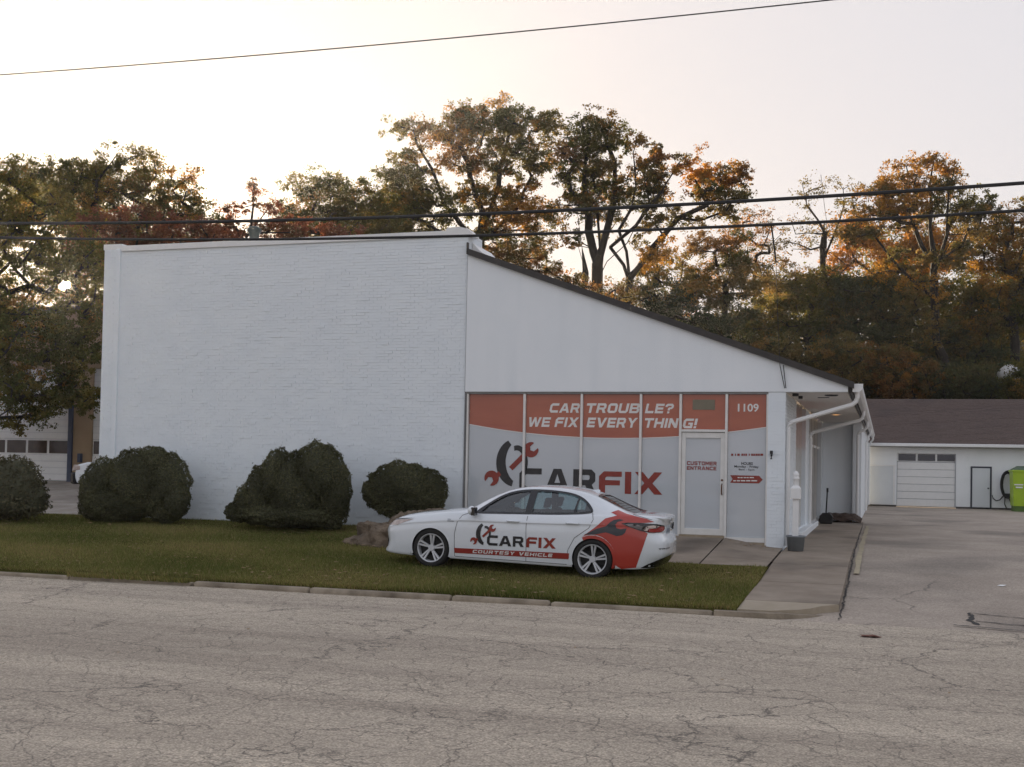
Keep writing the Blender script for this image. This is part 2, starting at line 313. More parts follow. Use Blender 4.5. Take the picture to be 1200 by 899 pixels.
M_road = mat('worn_asphalt', (.305,.256,.20), (.47,.402,.315), .55, .88, 0, 60, stretch=(.14, 1.7, 1), detail=8)
def crack_nodes(m, specs, dark, bump=.5, grain=.35):
    t, b = nodes_of(m); src = b.inputs['Base Color'].links[0].from_socket
    c = t.nodes.new('ShaderNodeTexCoord')
    gr = t.nodes.new('ShaderNodeTexNoise'); gr.inputs['Scale'].default_value = 55; gr.inputs['Detail'].default_value = 3; t.links.new(c.outputs['Object'], gr.inputs['Vector'])
    gr2 = t.nodes.new('ShaderNodeTexVoronoi'); gr2.inputs['Scale'].default_value = 42; t.links.new(c.outputs['Object'], gr2.inputs['Vector'])
    gm_ = t.nodes.new('ShaderNodeMapRange'); gm_.inputs[1].default_value = .3; gm_.inputs[2].default_value = .7; gm_.inputs[3].default_value = 1-grain; gm_.inputs[4].default_value = 1+grain
    t.links.new(gr.outputs['Fac'], gm_.inputs[0])
    gv = t.nodes.new('ShaderNodeSeparateColor'); t.links.new(gr2.outputs['Color'], gv.inputs[0])
    gv2 = t.nodes.new('ShaderNodeMapRange'); gv2.inputs[3].default_value = .8; gv2.inputs[4].default_value = 1.22; t.links.new(gv.outputs[0], gv2.inputs[0])
    mu0 = t.nodes.new('ShaderNodeMath'); mu0.operation = 'MULTIPLY'; t.links.new(gm_.outputs[0], mu0.inputs[0]); t.links.new(gv2.outputs[0], mu0.inputs[1])
    vm = t.nodes.new('ShaderNodeVectorMath'); vm.operation = 'SCALE'; t.links.new(src, vm.inputs[0]); t.links.new(mu0.outputs[0], vm.inputs['Scale']); col = vm.outputs[0]
    dist = t.nodes.new('ShaderNodeTexNoise'); dist.inputs['Scale'].default_value = 1.3; dist.inputs['Detail'].default_value = 6; dist.inputs['Roughness'].default_value = .65; t.links.new(c.outputs['Object'], dist.inputs['Vector'])
    height = gr.outputs['Fac']
    for i, (sc_, w, str_, amp, lo, hi, strx) in enumerate(specs):
        ds = t.nodes.new('ShaderNodeVectorMath'); ds.operation = 'SCALE'; ds.inputs['Scale'].default_value = amp; t.links.new(dist.outputs['Color'], ds.inputs[0])
        ad_ = t.nodes.new('ShaderNodeVectorMath'); t.links.new(ds.outputs[0], ad_.inputs[0]); t.links.new(c.outputs['Object'], ad_.inputs[1])
        mp = t.nodes.new('ShaderNodeMapping'); mp.inputs['Scale'].default_value = (strx, 1, 1); mp.inputs['Location'].default_value = (3.7*i, 1.3*i, 0); t.links.new(ad_.outputs[0], mp.inputs['Vector'])
        vo = t.nodes.new('ShaderNodeTexVoronoi'); vo.feature = 'DISTANCE_TO_EDGE'; vo.inputs['Scale'].default_value = sc_; t.links.new(mp.outputs[0], vo.inputs['Vector'])
        mk = t.nodes.new('ShaderNodeMapRange'); mk.inputs[1].default_value = 0; mk.inputs[2].default_value = w; mk.inputs[3].default_value = 1; mk.inputs[4].default_value = 0; t.links.new(vo.outputs['Distance'], mk.inputs[0])
        nz = t.nodes.new('ShaderNodeTexNoise'); nz.inputs['Scale'].default_value = .55; nz.inputs['Detail'].default_value = 5
        mo = t.nodes.new('ShaderNodeMapping'); mo.inputs['Location'].default_value = (11*i+2, 7*i, 0); mo.inputs['Scale'].default_value = (.5, 1, 1); t.links.new(c.outputs['Object'], mo.inputs['Vector']); t.links.new(mo.outputs[0], nz.inputs['Vector'])
        nm = t.nodes.new('ShaderNodeMapRange'); nm.inputs[1].default_value = lo; nm.inputs[2].default_value = hi; t.links.new(nz.outputs['Fac'], nm.inputs[0])
        mu = t.nodes.new('ShaderNodeMath'); mu.operation = 'MULTIPLY'; t.links.new(mk.outputs[0], mu.inputs[0]); t.links.new(nm.outputs[0], mu.inputs[1])
        m2 = t.nodes.new('ShaderNodeMath'); m2.operation = 'MULTIPLY'; m2.inputs[1].default_value = str_; t.links.new(mu.outputs[0], m2.inputs[0])
        mx = t.nodes.new('ShaderNodeMix'); mx.data_type = 'RGBA'; mx.inputs[7].default_value = (*dark, 1); t.links.new(m2.outputs[0], mx.inputs[0]); t.links.new(col, mx.inputs[6]); col = mx.outputs[2]
        sb = t.nodes.new('ShaderNodeMath'); sb.operation = 'SUBTRACT'; t.links.new(height, sb.inputs[0]); t.links.new(m2.outputs[0], sb.inputs[1]); height = sb.outputs[0]
    t.links.new(col, b.inputs['Base Color'])
    bp = t.nodes.new('ShaderNodeBump'); bp.inputs['Strength'].default_value = bump; bp.inputs['Distance'].default_value = .012
    t.links.new(height, bp.inputs['Height']); t.links.new(bp.outputs[0], b.inputs['Normal'])
crack_nodes(M_road, [(.42, .0065, .85, .9, .32, .48, .55), (1.1, .009, .75, .5, .36, .52, .8), (2.6, .018, .6, .3, .38, .54, .9), (1.7, .010, .65, .4, .36, .50, .6)], (.06,.052,.045), grain=.42)
def road_z(x, y): return -.695-.015*sstep(16.5, 8, y)+.010*vn(x*.25, y*.3)
structure('road', grid(-90, 90, 180, -40, 16.64, 60, road_z), M_road, smooth=True)

M_drive = mat('old_concrete_drive', (.285,.236,.19), (.385,.325,.265), .8, .85, 0, 60, detail=7, c3=(.17,.145,.12), s3=.33)
crack_nodes(M_drive, [(.30, .008, .7, .8, .5, .62, .8)], (.05,.045,.04), .3, .18)
def dz(x, y): return drive_z(y)+.006*vn(x*.4, y*.4)+ (0 if x > -.3 else 0)
structure('driveway', grid(-2.4, 60, 90, 16.20, 64, 100, lambda x, y: dz(x, y)-.06*sstep(16.75, 16.2, y)), M_drive, smooth=True)
# tar-filled break in the driveway near the street
tb = MB()
def ribbon(mb, pts, w, z=.006, seed=1, fz=None):
    rr = random.Random(seed); P = []
    for a, b in zip(pts[:-1], pts[1:]):
        n = max(2, int(math.hypot(b[0]-a[0], b[1]-a[1])/.07))
        for i in range(n): t = i/n; P.append((a[0]+(b[0]-a[0])*t+rr.uniform(-.02, .02), a[1]+(b[1]-a[1])*t+rr.uniform(-.02, .02)))
    P.append(pts[-1]); V = []
    for i, p in enumerate(P):
        q = P[min(i+1, len(P)-1)]; o_ = P[max(i-1, 0)]; dx, dy = q[0]-o_[0], q[1]-o_[1]; l = math.hypot(dx, dy)+1e-9
        ww = w*rr.uniform(.4, 1.5); f = fz or dz
        for s in (-1, 1): X, Y = p[0]-dy/l*ww*s, p[1]+dx/l*ww*s; V.append((X, Y, f(X, Y)+z))
    mb.add(V, [(2*i, 2*i+1, 2*i+3, 2*i+2) for i in range(len(P)-1)])
M_tar = mat('black_tar', (.018,.017,.016), (.03,.028,.026), 20, .8, .5, 60)
ribbon(tb, [(1.18, 18.3), (1.2, 17.95), (1.15, 17.6), (1.24, 17.2)], .03, seed=2)
ribbon(tb, [(1.2, 18.3), (1.9, 18.05), (2.6, 17.9), (3.4, 17.6)], .014, seed=3, z=.010)
ribbon(tb, [(1.24, 17.56), (1.6, 17.4), (2.1, 17.3)], .02, seed=4, z=.010)
ribbon(tb, [(2.05, 17.95), (2.12, 17.5), (2.1, 17.2), (2.0, 16.75)], .036, seed=5, z=.014)
ribbon(tb, [(.9, 17.0), (1.6, 16.85), (2.6, 16.7), (3.6, 16.5)], .022, seed=6, z=.018)
structure('tar_crack', tb, M_tar)
seam = MB(); ribbon(seam, [(-.56, 16.9), (-.56, 20), (-.57, 26), (-.6, 37)], .012, .012, 8)
structure('driveway_seam', seam, M_tar)

# ------------------------------------------------------------------ kerb, lawn, walk
M_kerb = mat('weathered_kerb', (.22,.18,.13), (.34,.285,.215), 3.5, .9, .7, 40, c3=(.12,.095,.068), s3=1.6)
kerb = thing('kerb', None, None); kerb['kind'] = 'structure'
xs = [-30, -27, -24, -21, -18.2, -15.2, -12.9]
def kseg(x0, x1, y0, y1, top, lean=0):
    mb = MB(); mb.hexa([(x0, y0, -.80), (x1, y0, -.80), (x1, y1, -.80), (x0, y1, -.80), (x0, y0+.025, top-lean), (x1, y0+.025, top), (x1, y1, top), (x0, y1, top-lean)])
    return mb
rk = random.Random(5)
xs += [-10.58]
for a, b in zip(xs[:-1], xs[1:]): obj('kerb_stone', kseg(a+.008, b-.008, 16.63, 16.80, -.645), M_kerb, kerb, bevel=.02)
x = -10.55
while x < -2.3:
    b = min(x+rk.uniform(1.5, 2.4), -2.25); b = -2.25 if -2.25-b < .6 else b
    obj('kerb_stone', kseg(x+.008, b-.008, 16.62+rk.uniform(-.012, .012), 16.80, -.622+rk.uniform(-.012, .008)), M_kerb, kerb, bevel=.045); x = b
# curved return into the driveway
ret = MB(); n = 12; V = []
path = [(-2.24, 16.62)]+[(-1.75+1.14*math.sin(R(a)), 17.90-1.28*math.cos(R(a))) for a in np.linspace(0, 84, n)]
for i, p in enumerate(path):
    q = path[min(i+1, n)]; o_ = path[max(i-1, 0)]; dx, dy = q[0]-o_[0], q[1]-o_[1]; l = math.hypot(dx, dy); nx_, ny_ = -dy/l, dx/l
    top = -.622 if i < n-7 else -.622-.012*(i-(n-8))
    V += [(p[0], p[1], -.8), (p[0]+nx_*.02, p[1]+ny_*.02, top), (p[0]+nx_*.17, p[1]+ny_*.17, top), (p[0]+nx_*.17, p[1]+ny_*.17, -.8)]
ret.add(V, [(4*i+k, 4*(i+1)+k, 4*(i+1)+(k+1) % 4, 4*i+(k+1) % 4) for i in range(len(path)-1) for k in range(4)] + [(0, 1, 2, 3), tuple(4*n+k for k in (3, 2, 1, 0))])
obj('kerb_stone', ret, M_kerb, kerb)

M_lawn = mat('lawn_soil', (.06,.06,.018), (.095,.082,.028), 1.2, 1.0, .8, 40, spec=0)
def lz(x, y): return lawn_z(x, y)+.004*vn(x*.6, y*.8)*sstep(16.8, 17.4, y)-.14*sstep(16.80, 16.70, y)-(.3 if x > -9.15 and y > 21.4 else 0)
lm = grid(-60, -1.93, 180, 16.665, 24.95, 100, lz)
structure('lawn', lm, M_lawn, smooth=True)
M_lot = mat('pale_gravel_lot', (.27,.235,.20), (.36,.325,.285), 2.5, .95, .6, 30, c3=(.2,.17,.15), s3=.7)
structure('gravel_lot', grid(-70, -18.6, 60, 24.75, 36, 20, lambda x, y: lot_z(y)+.01*vn(x, y)+(-.04 if y < 24.9 else 0)), M_lot, smooth=True)

M_walk = mat('old_walk_concrete', (.215,.17,.127), (.31,.255,.198), 1.6, .85, .4, 60, detail=9, c3=(.085,.068,.052), s3=.42)
M_walkend = mat('pale_walk_concrete', (.30,.25,.18), (.37,.31,.235), 2.4, .85, .25, 50)
walk = thing('pavement', None, None); walk['kind'] = 'structure'
ys = [16.80, 17.72, 19.95, 22.2, 24.4, 27.2, 30.2, 33.2, 36.2, 38.6]
for k, (a, b) in enumerate(zip(ys[:-1], ys[1:])):
    mb = MB(); x1 = -.60
    ny = 4
    V = []
    for j in range(ny+1):
        y = a+.012+(b-a-.024)*j/ny; z = walk_z(y)
        xr = x1 if y > 17.7 else min(x1, -1.75+.99*math.sqrt(max(0, 1-((17.9-min(y, 17.9))/1.13)**2)))
        V += [(-1.94, y, z-.22), (-1.94, y, z), (xr, y, z), (xr, y, z-.25)]
    F = [(4*j+i, 4*(j+1)+i, 4*(j+1)+i+1, 4*j+i+1) for j in range(ny) for i in range(3)]+[(0, 1, 2, 3), (4*ny+3, 4*ny+2, 4*ny+1, 4*ny)]
    obj('paving_slab', mb.add(V, F), M_walkend if k == 0 else M_walk, walk)
# entrance apron between lawn and shop windows
def apron_z(x, y):
    back = -.065-.175*sstep(-3.3, -2.0, x); front = -.36
    t = (y-21.35)/(24.86-21.35); return front+(back-front)*t
for a, b in ((-9.2, -7.2), (-7.2, -5.1), (-5.1, -3.15), (-3.15, -1.955)):
    mb = MB(); n = 4; V = []; 
    for j in range(n+1):
        for i in range(n+1):
            x = a+.012+(b-a-.024)*i/n; y = 21.35+(24.95-21.35)*j/n; V.append((x, y, apron_z(x, y)))
    F = [(j*(n+1)+i, j*(n+1)+i+1, (j+1)*(n+1)+i+1, (j+1)*(n+1)+i) for j in range(n) for i in range(n)]
    mb.add(V, F)
    obj('paving_slab', mb, M_walk, walk)
jb = MB(); jb.box(-9.3, -1.95, 21.37, 24.95, -.9, -.40); obj('slab_bed', jb, M_earth, walk)
M_yellow = mat('faded_yellow_paint', (.44,.37,.24), (.32,.28,.20), 6, .8, .2, 40)
ym = MB(); V = [];
for j in range(15):
    y = 21.8+(36.5-21.8)*j/14; V += [(-.50+.02*math.sin(j*2.1), y, drive_z(y)+.022), (-.40+.015*math.sin(j*3.3), y, drive_z(y)+.022)]
ym.add(V, [(2*j, 2*j+1, 2*j+3, 2*j+2) for j in range(14)])
structure('yellow_edge_stripe', ym, M_yellow)

# ------------------------------------------------------------------ the repair shop
YF = 24.86
shop = thing('repair_shop', 'white painted brick repair shop with sloping roof and printed red and grey windows', 'building', (-9, YF, -.1))
def brick_field(mb, x0, x1, z0, z1, y, depth=.010, bw=.203, bh=.068, j=.011, seed=3, axis='y'):
    rr = random.Random(seed); r = 0; z = z0
    while z < z1-.01:
        zt = min(z+bh-j, z1); x = x0-(bw/2 if r % 2 else 0)
        while x < x1-.005:
            a, b = max(x, x0), min(x+bw-rr.choice((0, .004, .009)), x1); x += bw
            if b-a < .02: continue
            p = y-depth-(rr.uniform(-.003, .004) if rr.random() > .07 else rr.uniform(.004, .009)); t = rr.uniform(-.002, .002)
            if axis == 'y':
                V = [(a, p, z), (b, p+t, z), (b, p+t, zt), (a, p, zt), (a, y, z), (b, y, z), (b, y, zt), (a, y, zt)]; F = [(0,1,2,3), (4,0,3,7), (1,5,6,2), (3,2,6,7), (4,5,1,0)]
            else:      # wall facing +x, running along y
                q = y+depth+rr.uniform(-.0035, .0045)
                V = [(q, a, z), (q, b, z), (q, b, zt), (q, a, zt), (y, a, z), (y, b, z), (y, b, zt), (y, a, zt)]; F = [(0,1,2,3), (4,0,3,7), (1,5,6,2), (3,2,6,7), (4,5,1,0)]
            mb.add(V, F)
        z += bh; r += 1
# tall brick block
WT = 6.46
mb = MB(); mb.box(-18.48, -8.93, YF, YF+.95, -.9, WT); mb.box(-18.48, -8.93, YF+.953, YF+17, -.9, 5.4); obj('brick_wall', mb, M_white, shop)
mb = MB(); brick_field(mb, -18.0, -8.935, -.25, WT-.02, YF); brick_field(mb, -18.47, -18.13, -.25, WT+.08, YF, seed=8)
tag(obj('brick_courses', mb, M_white, shop), kind='stuff')
mb = MB(); mb.box(-18.12, -17.99, YF-.05, YF+.01, -.3, WT+.02); obj('wall_pier', mb, M_white, shop, bevel=.02)
mb = MB(); mb.box(-18.50, -17.97, YF-.015, YF+.95, WT+.005, WT+.14); obj('coping', mb, M_trim, shop)
mb = MB(); mb.hexa([(-17.965, YF-.055, WT-.05), (-9.45, YF-.055, WT-.02), (-9.45, YF+.3, WT-.02), (-17.965, YF+.3, WT-.05), (-17.965, YF-.055, WT+.085), (-9.45, YF-.055, WT+.115), (-9.45, YF+.3, WT+.115), (-17.965, YF+.3, WT+.085)])
obj('coping', mb, M_trim, shop)
mb = MB(); mb.prism([(-9.445, WT-.02), (-8.80, WT-.02), (-8.80, WT+.02), (-8.93, WT+.14), (-9.10, WT+.185), (-9.40, WT+.185), (-9.445, WT+.14)], YF-.06, YF+.35); obj('coping', mb, M_trim, shop)
mb = MB(); mb.box(-9.25, -8.925, YF+.36, YF+.94, WT+.003, WT+.06); obj('parapet', mb, M_panel, shop)
mb = MB(); mb.prism([(-8.92, 6.05), (-8.45, 5.95), (-8.60, 6.06), (-8.75, 6.16), (-8.92, 6.34)], YF+.25, YF+1.6); obj('roof_flashing', mb, M_trim, shop)
# gable panel above the windows
def roofz(x): return 6.02+(3.06-6.02)*(x+8.92)/(8.92-.70)
mb = MB(); mb.prism([(-8.915, 2.96), (-.72, 2.96), (-.72, roofz(-.72)), (-8.915, roofz(-8.915))], YF-.045, YF+.16); obj('gable_panel', mb, M_panel, shop)
mb = MB(); mb.box(-8.93, -8.915, YF-.04, YF, -.1, 6.0); obj('corner_joint', mb, mat('grey_caulk', (.35,.36,.38)), shop)
# roof slope (runs to the garage behind) with a dark edge
RB = 57.6
def slab(x0, x1, y0, y1, t0, t1):
    mb = MB(); mb.hexa([(x0, y0, roofz(x0)+t0), (x1, y0, roofz(x1)+t0), (x1, y1, roofz(x1)+t0), (x0, y1, roofz(x0)+t0), (x0, y0, roofz(x0)+t1), (x1, y0, roofz(x1)+t1), (x1, y1, roofz(x1)+t1), (x0, y1, roofz(x0)+t1)]); return mb
obj('roof', slab(-8.91, -.62, YF-.02, RB, .02, .13), M_shingle, shop)
obj('roof_edge', slab(-8.92, -.60, YF-.13, YF-.022, -.002, .135), M_fascia, shop)
mb = MB(); mb.box(-8.92, -8.89, YF-.135, YF-.046, 6.02, 6.28); obj('roof_end_plate', mb, M_fascia, shop)
mb = MB(); mb.box(-1.94, -.72, YF+.17, RB, 2.955, 2.985); obj('soffit', mb, M_sofit, shop)
mb = MB(); mb.box(-.70, -.635, YF+.01, RB, 2.94, 3.10); obj('fascia', mb, M_fascia, shop)
# gutter: open channel with a flared end
mb = MB(); prof = [(-.625, 2.99), (-.60, 2.965), (-.51, 2.965), (-.455, 3.02), (-.44, 3.10), (-.455, 3.105), (-.47, 3.03), (-.515, 2.98), (-.60, 2.98), (-.612, 3.10), (-.625, 3.10)]
for a, b in zip(range(0, 1), range(1, 2)): mb.prism(prof[::1], YF-.06, RB)
obj('gutter', mb, M_trim, shop)
mb = MB(); mb.prism([(-.63, 2.955), (-.50, 2.955), (-.43, 3.02), (-.425, 3.12), (-.63, 3.12)], YF-.075, YF-.061); obj('gutter_end', mb, M_trim, shop)
def downspout(y, wx, foot, kick=None, zt=2.97, dz_=.50, xg=-.54):
    mb = MB(); pts = [(xg, y, zt), (xg, y, zt-.12), (xg-.03, y, zt-.20), (xg-.10, y, zt-.26), (wx+.12, y, zt-.26-dz_), (wx+.06, y, zt-.31-dz_), (wx+.045, y, zt-.40-dz_), (wx+.045, y, foot)]
    mb.tube(pts, .048, 8); return obj('downspout', mb, M_trim, shop, smooth=False)
downspout(YF+.14, -1.94, -.20, dz_=.36); downspout(32.6, -1.93, -.15, dz_=.32); downspout(39.4, -.86, .0, dz_=.04, zt=2.95)
downspout(47, -.70, -.1, dz_=.12, xg=-.50); downspout(55.5, -.70, -.1, dz_=.12, xg=-.50)
# brick pillar at the corner and its return wall
mb = MB(); mb.box(-2.295, -1.955, YF-.02, 28.0, -.9, 2.955); obj('corner_pillar', mb, M_white, shop)
mb = MB(); brick_field(mb, -2.29, -1.96, -.3, 2.95, YF-.02, seed=11); brick_field(mb, YF-.02, 27.99, -.3, 2.95, -1.955, seed=12, axis='x'); tag(obj('brick_courses', mb, M_white, shop), kind='stuff')
# storefront: five lights and a door
mull = [-8.86, -7.54, -6.25, -4.955, -4.105, -3.145, -2.31]; ZT, ZB = 2.935, -.03
mb = MB(); mb.box(-8.90, -2.30, YF-.02, YF+.12, 2.915, 2.957); obj('window_head', mb, mat('grey_metal', (.2,.2,.2), (.26,.26,.25), 6, .5), shop)
for i, x in enumerate(mull):
    w = .026 if 0 < i < 6 else .02; zb = -.20 if i > 2 else -.12
    mb = MB(); mb.box(x-w, x+w, YF-.015, YF+.12, zb, 2.914); obj('mullion', mb, M_alu, shop, bevel=.004)
mb = MB(); mb.box(-8.905, -8.885, YF-.012, YF+.1, -.1, 2.914); obj('window_jamb', mb, mat('grey_metal', (0,0,0)), shop)
curve_x = [-8.83, -7.52, -6.23, -4.94, -4.1, -3.11, -2.33]; curve_z = [2.24, 2.068, 1.972, 1.982, 2.03, 2.128, 2.236]
cpoly = np.polyfit(curve_x, curve_z, 3)
def cz(x): return float(np.polyval(cpoly, x))
panes = []
for i in range(6):
    a, b = mull[i]+.03, mull[i+1]-.03
    if i == 4: zb = 2.175
    else: zb = ZB-.01 if i < 5 else -.055
    mb = MB(); mb.quad((a, YF+.055, zb), (b, YF+.055, zb), (b, YF+.055, 2.913), (a, YF+.055, 2.913))
    w = obj('storefront_window', mb, M_grey, shop); panes.append(w)
    xs_ = np.linspace(a, b, 9); lo = [(x, max(cz(x), zb)) for x in xs_]
    mb = MB(); mb.add([(x, YF+.0515, z) for x, z in lo]+[(b, YF+.0515, 2.912), (a, YF+.0515, 2.912)], [tuple(range(11))]); obj('red_band', mb, M_red, w)
    edge = MB(); edge.add([(x, YF+.0480, z-.014) for x, z in lo]+[(x, YF+.0480, z+.004) for x, z in lo], [(k, k+1, k+10, k+9) for k in range(8)])
    if i != 4: obj('white_edge_line', edge, M_letterw, w)
    if i != 4:
        mb = MB(); mb.box(mull[i]+.027, mull[i+1]-.027, YF+.0, YF+.10, zb-.09, zb-.002); obj('window_sill', mb, M_alu, w)
yl = YF+.0490
def wx(px, py=500): return atY(px, py, YF)[0]
def wz(px, py): return atY(px, py, YF)[2]
def line(pane, s, p0, p1, ytop, ybot, m, bold=.02, shear=.25, name='lettering', y=yl):
    return print_on_y(name, text_vf(s, bold, shear), (wx(p0), wx(p1), wz((p0+p1)/2, ybot), wz((p0+p1)/2, ytop)), y, m, pane) if len(s) < 2 else tag(print_on_y(name, text_vf(s, bold, shear), (wx(p0), wx(p1), wz((p0+p1)/2, ybot), wz((p0+p1)/2, ytop)), y, m, pane), kind='stuff')
def block_line(pane, s, p0, p1, ytop, ybot, m, shear=.24, y=yl):
    for c, sp in block_word(s, wx(p0), wx(p1), wz((p0+p1)/2, ybot), wz((p0+p1)/2, ytop), shear):
        v, f = curve_mesh(sp); mb = MB(); mb.add([(a_, y, b_) for a_, b_, _ in v], f); obj('letter', mb, m, pane)
block_line(panes[1], 'CAR', 642.8, 678.6, 472.6, 483.6, M_letterw); block_line(panes[2], 'TROUB', 686.5, 749, 472.6, 484, M_letterw); block_line(panes[3], 'LE?', 754.8, 789, 473, 484.3, M_letterw)
block_line(panes[1], 'WE FIX', 619.3, 678, 489, 500.3, M_letterw); block_line(panes[2], 'EVERY', 686.5, 747, 489.5, 501, M_letterw); block_line(panes[3], 'THIN', 755, 795, 490, 501.3, M_letterw); block_line(panes[4], 'G!', 799.5, 817.5, 490.5, 501.8, M_letterw)
line(panes[5], '1109', 864, 888.5, 473, 482.5, M_letterw, .02, 0)
def small_print(pane, spans, ytop, ybot, m, y=yl):          # a line of print too small to read in the photograph
    mb = MB()
    for a_, b_ in spans: x0_, x1_, z0_, z1_ = wx(a_), wx(b_), wz((a_+b_)/2, ybot), wz((a_+b_)/2, ytop); mb.quad((x0_, y, z0_), (x1_, y, z0_), (x1_, y, z1_), (x0_, y, z1_))
    return tag(obj('small_print', mb, m, pane), kind='stuff')
small_print(panes[5], [(857, 859.4), (861.5, 862.6), (864.2, 867), (869, 871), (871.5, 873), (873.6, 875.6), (877.6, 878.8), (880.5, 882.5), (883, 885), (885.6, 888), (888.5, 890.6), (891.2, 894.5)], 531.6, 534.2, M_letterr)
line(panes[5], 'HOURS', 869, 882.5, 541.5, 545, M_letterk, .02, 0)
line(panes[5], 'Monday - Friday', 861, 889.5, 545.5, 549, M_letterk, .012, 0); line(panes[5], '8am - 5pm', 866, 884.5, 549.3, 552, M_letterk, .012, 0)
mb = MB(); z0, z1 = wz(875, 566.3), wz(875, 557.3); xa, xb, xc, xd = wx(856.3), wx(859), wx(890), wx(894.5); zm = (z0+z1)/2
mb.add([(a, yl, b) for a, b in ((xa, z0), (xc, z0), (xd, zm), (xc, z1), (xa, z1), (xb, zm))], [(0,1,2,5), (5,2,3,4)]); obj('arrow_sign', mb, M_letterr, panes[5])
small_print(panes[5], [(865, 867.5), (868.2, 871), (872, 875), (875.6, 878), (879, 884)], 559.2, 560.4, M_letterw, yl-.003); small_print(panes[5], [(860, 863), (864, 868), (869, 874), (875, 880), (881, 888)], 562.8, 564.2, M_letterw, yl-.003)
mb = MB(); a, b = wx(811), wx(837); mb.box(a, b, YF+.040, YF+.050, wz(824, 480), wz(824, 468.3)); obj('notice', mb, mat('faded_green_notice', (.17,.15,.10), (.2,.17,.12), 8, .3), panes[4])
# emblem and big letters: a band of glyphs across four panes (cut where the mullions stand)
def glyph_word(s, x0, x1, z0, z1, gap=.14):
    tot = sum(max(p[0] for p in GLYPH[c][0]) for c in s)+gap*(len(s)-1); k = (x1-x0)/tot; x = x0; out = []
    for c in s:
        out.append((c, [[(x+px*k, z0+pz*(z1-z0)) for px, pz in sp] for sp in GLYPH[c]])); x += (max(p[0] for p in GLYPH[c][0])+gap)*k
    return out
def pane_of(x):
    for i in range(6):
        if mull[i] <= x < mull[i+1]: return panes[i]
    return panes[0]
def clip_vf(v, f, lo, hi):
    bm = bmesh.new(); vs = [bm.verts.new((p[0], p[1], 0)) for p in v]
    for q in f:
        try: bm.faces.new([vs[i] for i in q])
        except ValueError: pass
    for x, s in ((lo, 1), (hi, -1)):
        bmesh.ops.bisect_plane(bm, geom=bm.verts[:]+bm.edges[:]+bm.faces[:], plane_co=(x, 0, 0), plane_no=(-s, 0, 0), clear_outer=True)
    bm.verts.index_update(); V = np.array([p.co[:] for p in bm.verts]) if bm.verts else np.zeros((0, 3)); F = [tuple(q.index for q in fc.verts) for fc in bm.faces]; bm.free(); return V, F
def print_clipped(name, splines, m, y=yl):
    v, f = curve_mesh(splines)
    for i in range(4):
        V, F = clip_vf(v, f, mull[i]+.028, mull[i+1]-.028); lab = list(range(len(V)))
        def find(q):
            while lab[q] != q: q = lab[q]
            return q
        for fc in F:
            for q in fc[1:]: lab[find(q)] = find(fc[0])
        for isl in sorted({find(fc[0]) for fc in F}):
            mb = MB(); mb.add([(a, y, b) for a, b, _ in V], [fc for fc in F if find(fc[0]) == isl]); used = sorted({q for fc in mb.f for q in fc}); re_ = {q: k for k, q in enumerate(used)}
            mb.v = [mb.v[q] for q in used]; mb.f = [tuple(re_[q] for q in fc) for fc in mb.f]; obj(name, mb, m, panes[i])
def emblem(x0, z0, k):
    """tyre crescent with a spanner through it; k = width in metres"""
    P = lambda u, v: (x0+u*k, z0+v*k)
    mapp = lambda pts: [P(*p) for p in pts]
    cres = arc(.56, .42, .345, .42, 112, 262, 18)+arc(.72, .44, .33, .41, 236, 134, 18)
    up = arc(.60, .43, .20, .30, 108, -28, 14)+arc(.59, .41, .135, .23, -28, 108, 14)
    shaft = [(.455, .345), (.52, .285), (.80, .56), (.74, .63)]
    shaft2 = [(.20, .215), (.25, .145), (.315, .20), (.265, .265)]
    hd1, hd2 = wrench_head(.855, .655, .135, 40), wrench_head(.135, .14, .135, 232)
    return {'tyre_mark': [mapp(cres)], 'tyre_mark_top': [mapp(up)], 'wrench_shaft': [mapp(shaft)], 'wrench_shaft_low': [mapp(shaft2)], 'wrench_jaw': [mapp(hd1)], 'wrench_jaw_low': [mapp(hd2)]}
ex0, ez0 = wx(568), wz(568, 569.5)
for k, sp in emblem(ex0, ez0, wx(631.5)-ex0).items():
    lay = {'tyre_mark': 0, 'tyre_mark_top': 0, 'wrench_shaft': -.002, 'wrench_shaft_low': -.002, 'wrench_jaw': -.004, 'wrench_jaw_low': -.004}[k]
    print_clipped(k.replace('_top', '').replace('_low', ''), sp, M_letterk if 'tyre' in k else M_red if False else M_letterr, yl+lay)
for c, sp in glyph_word('CAR', wx(609), wx(699.5), wz(655, 578), wz(655, 549.5)): print_clipped('big_letter', sp, M_letterk)
for c, sp in glyph_word('FIX', wx(702.5), wx(777), wz(740, 579), wz(740, 553)): print_clipped('big_letter', sp, M_letterr)
